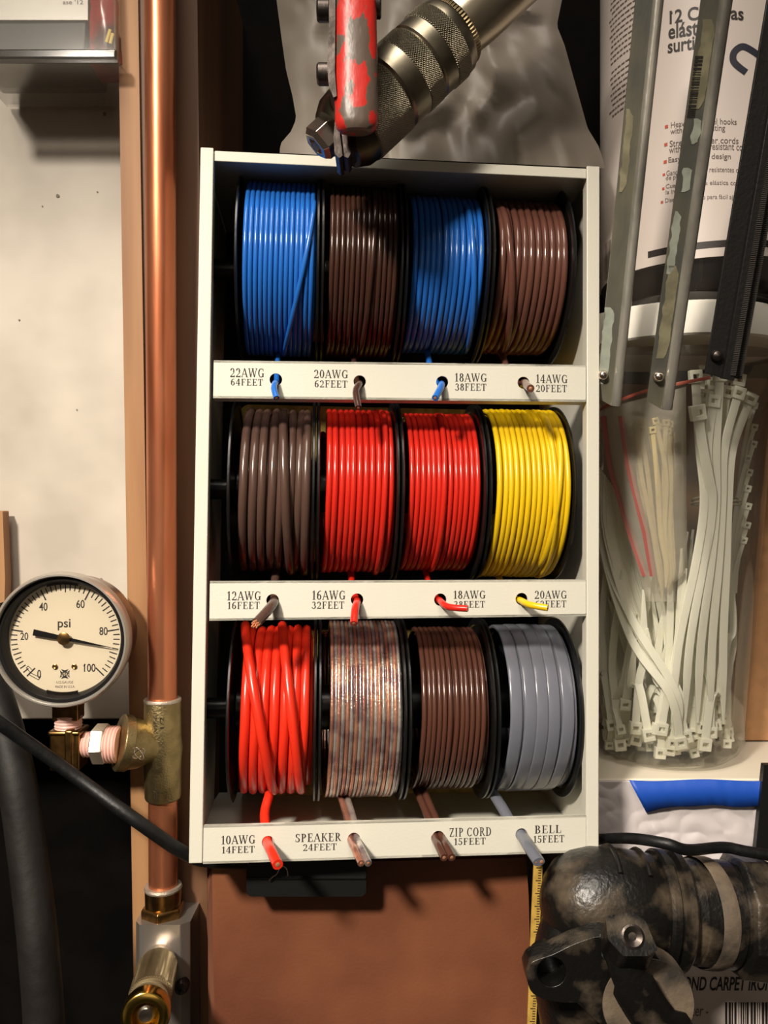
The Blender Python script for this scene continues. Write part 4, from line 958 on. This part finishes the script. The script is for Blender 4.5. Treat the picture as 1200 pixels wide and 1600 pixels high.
# (a) loose ties standing head-down
Lb = 'loose white cable tie standing head down in the lower part of the jar'
for i in range(64):
    hx = rt.uniform(948, 1138); hy = rt.uniform(1130, 1180) - abs(hx - 1040) * .12; dep = rt.uniform(.04, .6)
    lean = rt.uniform(-75, 45) - (hx - 1040) * .25
    topy = rt.uniform(850, 1010); bow = rt.uniform(-22, 22); tx = hx + lean
    tie([J(hx, hy, dep), J(hx + lean * .2 + bow * .6, hy - 70, dep + .03), J(hx + lean * .55 + bow, (hy + topy) / 2, dep + .05), J(tx, topy, dep + .02)], rt.choice((3.6, 4.4, 4.8)), M_tie, Lb, 'loose cable ties in the jar')
for i in range(44):
    hx = rt.uniform(946, 1142); hy = rt.uniform(1075, 1165) - abs(hx - 1040) * .1; dep = rt.uniform(.12, .8)
    lean = max(950, min(1140, hx + rt.uniform(-60, 60))) - hx; topy = rt.uniform(820, 960); bow = rt.uniform(-20, 20)
    tie([J(hx, hy, dep), J(hx + lean * .2 + bow * .6, hy - 70, dep + .03), J(hx + lean * .55 + bow, (hy + topy) / 2, dep + .05), J(hx + lean, topy, dep + .02)], rt.choice((3.6, 4.4, 4.8)), M_tie, Lb, 'loose cable ties in the jar')
# (b) long ties curving from the left wall to the lower right
for i in range(22):
    o = (i * 7) % 96; dep = .04 + .026 * i
    tie([J(1075 + rt.uniform(-30, 20), 1160 + rt.uniform(-20, 12), dep), J(1050 + rt.uniform(-12, 12), 1085, dep), J(985 + o * .5, 985 + rt.uniform(-18, 18), dep), J(942 + o * .5, 860 + rt.uniform(-20, 20), dep), J(936 + o * .4, 730 + 4 * i, dep)], 4.8, M_tie,
        'long white cable tie bent against the left side of the jar', 'long bent cable ties in the jar')
# (c) white bundle held by a twist on the right, straps down
for i in range(17):
    f = i / 16; dep = .06 + .09 * (i % 4)
    nx = 1100 + 38 * f; 
    tie([J(1090 + 78 * f + rt.uniform(-5, 5), 585 + rt.uniform(0, 50), dep + .05), J(nx + (f - .5) * 14, 700, dep + .02), J(nx, 785, dep), J(nx - 8 + (f - .5) * 10, 880, dep), J(1060 + 70 * f, 1010, dep + .02), J(1050 + 80 * f, 1130, dep + .03)], 4.8, M_tie,
        'white cable tie in the bundle gathered by a twisted wire', 'bundled white cable ties')
tie([J(1091, 652, .03), J(1098, 700, .03), J(1108, 750, .04), J(1112, 790, .05), J(1100, 900, .06)], 5.6, M_tie, 'white cable tie with the large square head, left of the bundle', None)
q = MB(); c = J(1119, 786, .22)
for dz in (0, .0022): q.tube([c + Vector((.0135 * math.cos(a), .0115 * math.sin(a), dz + .0012 * math.sin(a * 2))) for a in [2 * math.pi * i / 32 for i in range(33)]], .0006, n=6, caps=False)
q.build('twist_wire', M_residue, label='pale twisted wire around the white cable tie bundle', cat='wire')
for i in range(9):
    y = 640 + i * 26 + rt.uniform(-5, 5); x = 1178 - (y - 640) * .05 + rt.uniform(-8, 4)
    tie([J(x, y, .35), J(x - 12, y + 45, .4), J(x - 22, y + 120, .42), J(x - 26, y + 230, .42)], 2.6, M_tie, 'thin white cable tie leaning on the right wall of the jar', 'thin cable ties along the jar wall')
# (d) aged ties in a clear bag
for i in range(30):
    f = rt.random(); dep = .04 + .011 * i
    tie([J(985 + 62 * f + rt.uniform(-5, 5), 668 + rt.uniform(-8, 16), dep), J(995 + 56 * f + rt.uniform(-6, 6), 740, dep), J(1008 + 44 * f + rt.uniform(-6, 6), 830, dep + .01), J(1022 + 30 * f, 890 + rt.uniform(-10, 10), dep), J(1030 + 16 * f, 915 + rt.uniform(-14, 22), dep)], 2.5, M_tan, 'thin yellowed cable tie inside the red striped clear bag', 'yellowed cable ties in a bag')
zbag = thing('zip_bag', 'small clear zip bag with a red stripe around yellowed cable ties in the jar', 'bag', J(1010, 780, .02))
q = MB(); nU, nV = 14, 22; vs = []
for side_ in (0, 1):
    for j in range(nV + 1):
        g = j / nV; y = 640 + 300 * g; xl = 945 + (1010 - 945) * max(0, g - .25) / .75; xr = 1072 + 2 * g - (18 if g > .9 else 0)
        for i in range(nU + 1):
            f = i / nU; dd = (.015 if side_ == 0 else .24) + .02 * noise.noise(Vector((f * 4, g * 5, side_)))
            if f in (0, 1): dd = .12
            vs.append(J(xl + (xr - xl) * f, y - 36 * f * (1 - g) + 0 * g, dd))
w2 = nU + 1; sz = w2 * (nV + 1)
fs = [(s * sz + j * w2 + i, s * sz + (j + 1) * w2 + i, s * sz + (j + 1) * w2 + i + 1, s * sz + j * w2 + i + 1) for s in (0, 1) for j in range(nV) for i in range(nU)]
q.add(vs, fs, sm=True); q.build('film', M_clearbag, zbag, sharp=0)
def strip3(pts, w0, mm, name, parent):
    z = MB(); pth = cat(pts, 5); z.tube(pth, w0, .0002, 6, side=(0, 0, 1)); return z.build(name, mm, parent)
strip3([J(938, 640, .03), J(960, 630, .02), J(1010, 612, .01), J(1060, 600, .0), J(1110, 590, .0)], .0009, M_lred, 'red_stripe', zbag)
z = MB()
for dx in (0, 30): z.tube([J(943 + dx, 650, .03), J(955 + dx, 730, .02), J(985 + dx * .8, 830, .02), J(1008 + dx * .4, 900, .03)], .0018, .0002, 6, side=(1, 0, 0))
z.build('red_seam', mat('dull_red_film', rgb(160, 70, 64), .4), zbag)

# ------------------------------------------------------------------ hanging strips in front of the jars
def strip(name, label, top, bot, wpx, Yt_, Yb_, build):
    A = P(top[0], top[1], Yt_); Bp = P(bot[0], bot[1], Yb_); d = (Bp - A).normalized(); s = Vector((0, -1, 0)).cross(d).normalized()
    if s.x < 0: s = -s
    nrm = d.cross(s); nrm = nrm if nrm.y < 0 else -nrm
    root = thing(name, label, 'metal strip', Bp); return root, A, Bp, d, s, nrm
def channel(label, top, bot, Yt_, Yb_, wf, wr, rivet, patches):
    root, A, B_, d, s, nr = strip('channel_strip', label, top, bot, 0, Yt_, Yb_, None)
    kk = Yb_ / F; ln = (B_ - A).length
    def onl(y):                                # point of the strip's left edge seen at image row y
        m = (800 - y) / F; f = (m * (A.y - CAMY) - (A.z - CAMZ)) / ((B_.z - A.z) - m * (B_.y - A.y)); c = A + (B_ - A) * f
        return c, c.y - CAMY
    # thin flange then a rolled edge standing forward
    n = 10; pr = [(0, 0), (wf * kk, 0)]
    for i in range(n + 1):
        a_ = math.pi * i / n; pr.append((wf * kk + wr * kk / 2 * (1 - math.cos(a_)), wr * kk * .42 * math.sin(a_)))
    pr += [((wf + wr) * kk, -.0035), ((wf + wr) * kk - .0008, -.0035), ((wf + wr) * kk - .0008, -.0008), (0, -.001)]
    flange = [(0, .0), (wf * kk, 0), (wf * kk, -.001), (0, -.001)]
    def loft(prf, m, name_, cutf, sm):
        z = MB(); n_ = len(prf); vs = [A + s * x + nr * y for (x, y) in prf] + [B_ + d * (cutf(x)) + s * x + nr * y for (x, y) in prf]
        z.add(vs, [(i, (i + 1) % n_, (i + 1) % n_ + n_, i + n_) for i in range(n_)], 0, sm); z.add(vs, [tuple(range(n_))[::-1], tuple(range(n_, 2 * n_))])
        return z.build(name_, m, root)
    cut = lambda x: .004 * min(1, x / (wf * kk))
    loft(flange, M_galv_d, 'flange', cut, False)
    loft(pr[1:], M_galv, 'rolled_edge', cut, True)
    z = MB(); c_, Yr_ = onl(rivet[1]); rc_ = c_ + s * ((rivet[0] - (600 + (c_.x) / Yr_ * F)) * Yr_ / F) + nr * .0002; rr = k(8.2, Yb_); z.lathe(rc_, nr, [(0, rr), (.0008, rr), (.0022, rr * .8), (.0030, rr * .45), (.0032, 0)], 28); z.build('rivet', M_nick, root)
    for (y0, y1, f0, f1, m) in patches:        # paint and glue residue: flat marks lying on the flange
        z = MB(); n_ = 22; vs = []
        for i in range(n_ + 1):
            y = y0 + (y1 - y0) * i / n_; c_, _ = onl(y)
            e = min(1, min(i, n_ - i) / 2.5 + .15); a0 = wf * kk * (f0 + .12 * noise.noise(Vector((y * .08, f0, 1)))) ; a1 = wf * kk * (f1 - (1 - e) * .3 + .12 * noise.noise(Vector((y * .08, f1, 4))))
            vs += [c_ + s * a0 + nr * .00015, c_ + s * max(a0 + .0003, a1) + nr * .00015]
        z.add(vs, [(2 * i, 2 * i + 1, 2 * i + 3, 2 * i + 2) for i in range(n_)]); z.build('residue_patch', m, root)
    return root, A, B_, d, s, nr
channel('galvanised channel strip with a rivet, nearest the white rack', (1005, -120), (932, 621), .375, .432, 24, 15, (941, 586), [(170, 300, .1, .55, M_residue), (480, 600, .0, .6, M_pale)])
ch2 = channel('galvanised channel strip with barcode sticker remains, between the other two strips', (1112, -120), (1011, 627), .345, .424, 24, 17, (1028, 588), [(30, 170, -.0 + .25, .95, M_residue), (330, 428, .1, .55, M_pale), (415, 560, .2, .9, M_residue), (185, 225, .5, .95, M_pale), (262, 300, .3, .8, M_pale)])
root, A, B_, d, s, nr = ch2
z = MB(); rr_ = random.Random(5); y = 58
while y < 148:
    wpx = rr_.choice((1.2, 2, 3)); f = (y + 120) / 747; c_ = A + (B_ - A) * f; wl_ = k(11, .424)
    z.add([c_ + s * .0005 + nr * .0003, c_ + s * (.0005 + wl_) + nr * .0003, c_ + s * (.0005 + wl_) + nr * .0003 + d * k(wpx, .424), c_ + s * .0005 + nr * .0003 + d * k(wpx, .424)], [(0, 3, 2, 1)]); y += wpx + rr_.choice((1.5, 2.2, 3))
z.build('barcode_remains', M_ink, root)
# black ribbed strip
root, A, B_, d, s, nr = strip('rubber_strip', 'black ribbed rubber edged strip with a rivet, at the right edge', (1218, -120), (1101, 583), 0, .375, .420, None)
root['category'] = 'strip'
kk = .420 / F
def bar3(x0, x1, y0, y1, m, nm, c0=0, c1=0, ext=0):
    z = MB(); fr = [A + s * x0 * kk + nr * y1, A + s * x1 * kk + nr * y1, B_ + d * (c1 * kk) + s * x1 * kk + nr * y1, B_ + d * (c0 * kk) + s * x0 * kk + nr * y1]
    z.hexa(fr, [p - nr * (y1 - y0) for p in fr]); return z.build(nm, m, root, bevel=.0004)
bar3(0, 27, -.001, .0005, M_rub, 'flat_plate', 0, 5)
bar3(26, 44, -.002, .0032, M_rub, 'rubber_rail', 6, 8)
bar3(43, 62, -.006, -.002, mat('rear_rubber', rgb(22, 20, 19), .6), 'rear_rail', 4, 5)  # rear rail has the same black rubber colour as the plate
z = MB(); L_ = (B_ - A).length; nrib = 230
for i in range(nrib):
    c_ = A + d * (L_ * (i + .5) / nrib); z.box(c_ + s * 40 * kk + nr * .0034, (.0026, .0010, L_ / nrib * .5), rot=Matrix((s, -nr, -d)).transposed())
    z.box(c_ + s * 58 * kk - nr * .0019, (.0022, .0008, L_ / nrib * .5), rot=Matrix((s, -nr, -d)).transposed())
z.build('rib_edge', mat('rib_rubber', rgb(74, 70, 66), .5), root)
z = MB(); rr = k(9.5, .42); z.lathe(A + (B_ - A) * .955 + s * 13 * kk + nr * .0006, nr, [(0, rr), (.0008, rr), (.0024, rr * .8), (.0032, rr * .4), (.0034, 0)], 28); z.build('rivet', M_iron, root)

# ------------------------------------------------------------------ cardboard, carton, tape
zs = P(0, 1218, .470).z
q = MB(); a = P(1142, 590, .545); b = P(1420, 1166, .545); q.box(((a.x + b.x) / 2, .545 + CAMY + .004, (a.z + zs) / 2 + .0005), (b.x - a.x, .006, a.z - zs - .001))
q.build('cardboard_sheet', M_card, bevel=.0008, label='brown cardboard sheet standing behind the jar of cable ties', cat='cardboard')
q = MB(); a = P(925, 600, .592); b = P(1420, 1166, .592); q.box(((a.x + b.x) / 2, .592 + CAMY + .003, (a.z + zs) / 2 + .0005), (b.x - a.x, .004, a.z - zs - .001))
q.build('cardboard_sheet', M_card, bevel=.0006, label='farther brown cardboard sheet seen dimly through the jar of cable ties', cat='cardboard')
ctn = thing('upper_carton', 'dented white carton under the jar with blue tape on its front', 'carton', P(1060, 1360, .47))
q = MB(); x0 = P(885, 1218, .470).x; x1 = P(1197, 1218, .470).x; zb2 = P(0, 1420, .470).z
q.box(((x0 + x1) / 2 + .04, .470 + CAMY + .055, (zs + zb2) / 2), (x1 - x0 + .08, .108, zs - zb2)); q.build('carton_body', M_cartop, ctn, bevel=.001)
# crumpled front flap
q = MB(); NU, NV = 150, 100; vs = []
for j in range(NV + 1):
    for i in range(NU + 1):
        px = 915 + (1192 - 915) * i / NU; py = 1220 + 190 * j / NV
        cre = .0026 * abs(noise.noise(Vector((px * .022, py * .03, 2)))) + .0008 * abs(noise.noise(Vector((px * .03 - py * .012, py * .02, 1))))
        fold = .0025 * max(0, 1 - abs(px - (985 + (py - 1220) * .55)) / 14)
        vs.append(P(px - (py - 1220) * .10 * (i / NU), py, .4695 - cre - fold * .6))
fs = [(j * (NU + 1) + i, (j + 1) * (NU + 1) + i, (j + 1) * (NU + 1) + i + 1, j * (NU + 1) + i + 1) for j in range(NV) for i in range(NU)]
q.add(vs, fs, sm=True); q.build('front_flap', M_carton, ctn, sharp=0, solid=.0006)
q = MB(); vs = []; n = 30
for i in range(n + 1):
    f = i / n; xt = 983 + (1205 - 983) * f; yt = 1219 + 1.5 * math.sin(f * 9); xb = 1010 + (1196 - 1010) * f; yb = 1270 - 12 * min(1, f / .28) - 1.5 * math.sin(f * 14) + 2 * f - (0)
    for g in (0, .5, 1):
        vs.append(P(xt + (xb - xt) * g, yt + (yb - yt) * g, .4648 - .0010 * abs(noise.noise(Vector((f * 9, g * 3, 1))))))
q.add(vs, [(3 * i + g, 3 * i + g + 1, 3 * i + g + 4, 3 * i + g + 3) for i in range(n) for g in (0, 1)], sm=True)
q.build('masking_tape', M_tapeb, sharp=0, solid=.0003, label='strip of blue masking tape stuck across the white carton front', cat='tape')
q = MB(); a = P(1190, 1185, .462); b = P(1260, 1190, .462); q.prism([P(1194, 1195, .462), P(1290, 1195, .462), P(1290, 1335, .462), P(1180, 1335, .462)], (0, .004, 0))
q.build('dark_board', M_hand, label='dark board corner at the right edge beside the blue tape', cat='board')
# lower carton
cl2 = thing('lower_carton', 'white carton printed with carpet iron lettering and a barcode, bottom right corner', 'carton', P(1050, 1700, .462))
q = MB(); x0 = P(857, 1400, .462).x; zt_ = P(0, 1424, .470).z - .0005; q.box((x0 + .10, .462 + CAMY + .06, zt_ - .06), (.20, .12, .12)); q.build('carton_body', mat('pinkish_carton', rgb(212, 200, 194), .5), cl2, bevel=.001)
q = MB(); yq = .462 + CAMY - .0002
def cpl(x, y): return Vector((x, yq, y))
def ctext(s_, x0, y1, x1, y0, off=.0, mi=0, sl=.35):
    a = P(x0, y1, .4618); b = P(x1, y0, .4618); text_mb(s_, lambda x, y: Vector((x + (y - a.z) * sl, yq, y)), a.x, b.x, a.z, b.z, q, mi, off)
ctext('BOND CARPET IRON', 1058, 1548, 1206, 1526, .02, sl=.12)
ctext('ancer -', 1066, 1588, 1106, 1576, .0, 1, sl=.1)
x = 1133
while x < 1215:
    ww = random.choice((1.2, 2.2, 3.5)); a = P(x, 1566, .4618); b = P(x + ww, 1640, .4618)
    q.add([cpl(a.x, b.z), cpl(b.x, b.z), cpl(b.x, a.z), cpl(a.x, a.z)], [(0, 1, 2, 3)], 0); x += ww + random.choice((1.2, 2, 3))
q.build('carton_print', [M_lblack, M_lgrey], cl2)

# ------------------------------------------------------------------ brown case, handle, ruler
Yk = .446
ck = thing('brown_case', 'reddish brown hide covered case below the white rack', 'case', P(575, 1700, Yk))
q = MB(); 
pts = [P(331, 1352, Yk), P(822, 1340, Yk), P(826, 1400, Yk), P(828, 1480, Yk), P(824, 1640, Yk), P(820, 1760, Yk), P(338, 1760, Yk), P(336, 1600, Yk), P(333, 1480, Yk)]
q.prism(pts, (0, .040, 0)); q.build('body', M_case, ck, bevel=.002)
q = MB()
for i, (o_, th_) in enumerate(((0, .002), (1, .006), (2, .011))):
    pts = [P(331 - 2 - 2.5 * i, 1362 + 5 * i, Yk + th_), P(337, 1362, Yk + th_), P(340, 1760, Yk + th_), P(332 - 1.5 * i, 1760, Yk + th_), P(329 - 2 * i, 1530, Yk + th_), P(323 + 1 * i, 1440, Yk + th_)]
    q.prism(pts, (0, .003, 0))
q.build('layered_edge', M_caseed, ck, bevel=.0005)
q = MB(); pts = []
x0, x1, y0, y1 = 385, 572, 1346, 1399; r = 10
for (cx, cy, s0) in ((x1 - r, y0 + r, 0), (x0 + r, y0 + r, 90), (x0 + r, y1 - r, 180), (x1 - r, y1 - r, 270)):
    for j in range(9):
        an = R(s0 + 90 * j / 8); pts.append(P(cx + r * math.cos(an), cy - r * math.sin(an) + (2 if cy > 1380 else 0), .4255))
q.prism(pts, (0, .017, 0)); hd = q.build('handle', M_hand, ck, bevel=.003)
q = MB(); q.box(P(478, 1372, .425) , (k(186, .425), .0014, .0006)); q.build('mould_seam', M_black, hd)
q = MB(); q.tube(cat([P(420, 1376, .4235), P(426, 1370, .4228), P(432, 1366, .422), P(438, 1356, .4215), P(444, 1354, .421), P(449, 1360, .4212), P(450, 1368, .422)], 5), .0003, n=5)
q.build('wire_clipping', M_nick, label='tiny curled silver wire strand on the black handle', cat='wire')
rl = thing('ruler', 'narrow yellow graduated ruler strip beside the brown case', 'ruler', P(835, 1700, .426))
q = MB(); q.prism([P(834, 1352, .426), P(848, 1352, .426), P(844, 1440, .426), P(837, 1620, .426), P(836, 1760, .426), P(822, 1760, .426), P(824, 1600, .426), P(830, 1440, .426)], (0, .0015, 0)); rb = q.build('blade', M_yel, rl)
q = MB()
for i in range(95):
    y = 1356 + i * 4; xl = 834 - (y - 1352) * .042; ln = 8 if i % 5 == 0 else 4.5
    q.box(P(xl + 12 - ln / 2, y, .4258), (k(ln, .426), .0002, k(1, .426)))
q.build('graduations', M_ink, rb)

# ------------------------------------------------------------------ black valve
Yv = .412
vv = thing('pump_valve', 'dusty black cast valve with a flanged ear and clamped hose end, bottom right', 'valve', P(960, 1700, Yv))
kv = Yv / F
def cx_(px, py, Y=Yv): return P(px, py, Y)
axv = (P(1200, 1432, Yv + .004) - P(880, 1408, Yv)).normalized()
o_ = P(930, 1412, Yv)
# elbow body: bulbous dome
q = MB(); q.lathe(o_, axv, [(-85 * kv, 0), (-83 * kv, 22 * kv), (-76 * kv, 42 * kv), (-62 * kv, 62 * kv), (-40 * kv, 76 * kv), (-10 * kv, 84 * kv), (40 * kv, 85 * kv), (85 * kv, 80 * kv), (92 * kv, 76 * kv)], 48)
q.tube(cat([P(935, 1420, Yv), P(912, 1470, Yv - .004), P(905, 1520, Yv - .008), P(915, 1600, Yv), P(930, 1720, Yv)], 6), [70 * kv] * 25, n=32)
q.build('valve_body', M_cast, vv, sharp=60)
q = MB(); q.lathe(o_, axv, [(90 * kv, 70 * kv), (90 * kv, 84 * kv), (94 * kv, 88 * kv), (104 * kv, 88 * kv), (108 * kv, 82 * kv), (112 * kv, 82 * kv), (116 * kv, 90 * kv), (126 * kv, 90 * kv), (130 * kv, 86 * kv), (130 * kv, 70 * kv)], 64)
q.build('flange_ring', M_cast, vv)
q = MB(); q.lathe(o_, axv, [(128 * kv, 72 * kv), (150 * kv, 74 * kv), (152 * kv, 77 * kv), (208 * kv, 79 * kv), (210 * kv, 76 * kv), (216 * kv, 76 * kv)], 56); q.build('hose_sleeve', M_cast, vv)
q = MB()   # clamp band, diagonal
cb_ = []
for i in range(41):
    an = 2 * math.pi * i / 40; e1 = axv.cross(Vector((0, 1, 0))).normalized(); e2 = axv.cross(e1)
    cb_.append(o_ + axv * ((172 + 10 * math.sin(an)) * kv) + (e1 * math.cos(an) + e2 * math.sin(an)) * (80.5 * kv))
q.tube(cb_, 13 * kv, 1.6 * kv, 8, side=axv, caps=False); q.build('clamp_band', M_castd, vv)
q = MB(); q.lathe(o_, axv, [(214 * kv, 60 * kv), (214 * kv, 84 * kv), (220 * kv, 92 * kv), (262 * kv, 94 * kv), (268 * kv, 86 * kv), (268 * kv, 60 * kv)], 8, sm=False, phase=R(12)); q.build('hex_collar', M_cast, vv, bevel=.0008)
q = MB(); q.lathe(o_, axv, [(262 * kv, 66 * kv), (420 * kv, 66 * kv)], 40); q.build('hose_end', M_hose, vv)
for (s0, r0) in ((20, 86), (66, 84)):
    q = MB(); pth = []
    for i in range(13):
        an = R(-70 + 105 * i / 12); e2 = Vector((0, -1, 0)); e1 = axv.cross(e2).normalized(); e1 = e1 if e1.z > 0 else -e1
        pth.append(o_ + axv * (s0 * kv) + (e1 * math.cos(an) + e2 * math.sin(an)) * (r0 * kv))
    q.tube(pth, 4 * kv, n=8); q.build('cast_rib', M_cast, vv)
# ear plate in front, tilted
Yf = .383
def ear(pts, hole, hr, Y0, th, name, m, lean=.00):
    """plate outline with one round hole: ring-bridged"""
    n = 64; c = Vector(hole); out_ = []
    pl_ = [Vector(p) for p in pts]; N = len(pl_)
    angs = [2 * math.pi * i / n for i in range(n)]
    for an in angs:
        d_ = Vector((math.cos(an), math.sin(an))); best = None
        for i in range(N):
            a, b = pl_[i] - c, pl_[(i + 1) % N] - c; e = b - a; den = d_.x * e.y - d_.y * e.x
            if abs(den) < 1e-9: continue
            t = (a.x * e.y - a.y * e.x) / den; u = (a.x * d_.y - a.y * d_.x) / den
            if t > 0 and -1e-6 <= u <= 1 + 1e-6 and (best is None or t > best): best = t
        out_.append(c + d_ * (best or 1))
    inn = [c + Vector((math.cos(a), math.sin(a))) * hr for a in angs]
    f = lambda p, dy: P(p.x, p.y, Y0 + lean * (p.x - pts[0][0])) + Vector((0, dy, 0))
    vs = [f(p, 0) for p in out_] + [f(p, 0) for p in inn] + [f(p, th) for p in out_] + [f(p, th) for p in inn]; z = MB(); fs = []
    for i in range(n):
        j = (i + 1) % n; fs += [(i, j, n + j, n + i), (2 * n + j, 2 * n + i, 3 * n + i, 3 * n + j), (i, 2 * n + i, 2 * n + j, j), (n + j, 3 * n + j, 3 * n + i, n + i)]
    z.add(vs, fs); return z.build(name, m, vv, bevel=.0012)
def smooth2(pts, n=5): 
    q_ = cat([Vector((x, y, 0)) for (x, y) in pts + [pts[0]]], n); return [(p.x, p.y) for p in q_[:-1]]
ear(smooth2([(822, 1520), (832, 1503), (862, 1492), (905, 1472), (950, 1462), (1005, 1480), (1050, 1520), (1066, 1570), (1062, 1640), (1000, 1660), (985, 1592), (930, 1570), (870, 1566), (832, 1552)]), (862, 1519), 23, Yf - .012, .0125, 'ear_plate', M_castb)
q = MB(); q.lathe(P(1000, 1545, Yf), (0, -1, 0), [(0, 66 * kv), (.011, 66 * kv), (.0125, 64 * kv), (.0125, 0)], 48); q.build('dust_cap', M_castd, vv)
q = MB(); q.lathe(P(862, 1519, Yf - .0002), (0, 1, 0), [(0, 30 * kv), (.012, 30 * kv)], 32); q.build('hole_dark_disc', M_black, vv)  # black disc added behind the ear hole so it reads dark inside
q = MB()   # lever block
ang = Matrix.Rotation(R(0), 3, 'Y')
tp = [(946, 1432), (985, 1424), (1008, 1438), (1028, 1484), (1012, 1494), (974, 1494), (950, 1468)]
tp = [P(x, y, .3600 - (y - 1424) * .00012) for (x, y) in tp]
q.prism(tp, (0, .010, -.0125)); lv = q.build('lever_block', M_castb, vv, bevel=.0018)
q = MB(); q.lathe(P(988, 1463, .3552), Vector((0, -1, .42)), [(-.002, 18 * .27 / 1000), (.0009, .0049), (.0012, .0040), (.0008, .0030), (.0002, .0018), (-.002, .0016)], 28); q.build('lever_screw', M_iron, lv)
q = MB()   # curved lever arm running down right
q.tube(cat([P(968, 1480, .364), P(985, 1530, .362), P(1010, 1575, .362), P(1045, 1625, .364), P(1070, 1700, .366)], 6), [24 * kv] * 7 + [30 * kv] * 9 + [40 * kv] * 9, [12 * kv] * 25, 20, side=(1, 0, 0)); q.build('lever_arm', M_castb, vv)
q = MB(); q.tube(cat([P(860, 1322, .455), P(930, 1312, .44), P(985, 1310, .415), P(1040, 1318, .402), P(1075, 1328, .402), P(1130, 1324, .41), P(1170, 1331, .41), P(1260, 1346, .41)], 8), .0027, n=12)
q.build('flex_cable', M_cable, label='black cable lying over the top of the dusty valve', cat='cable')
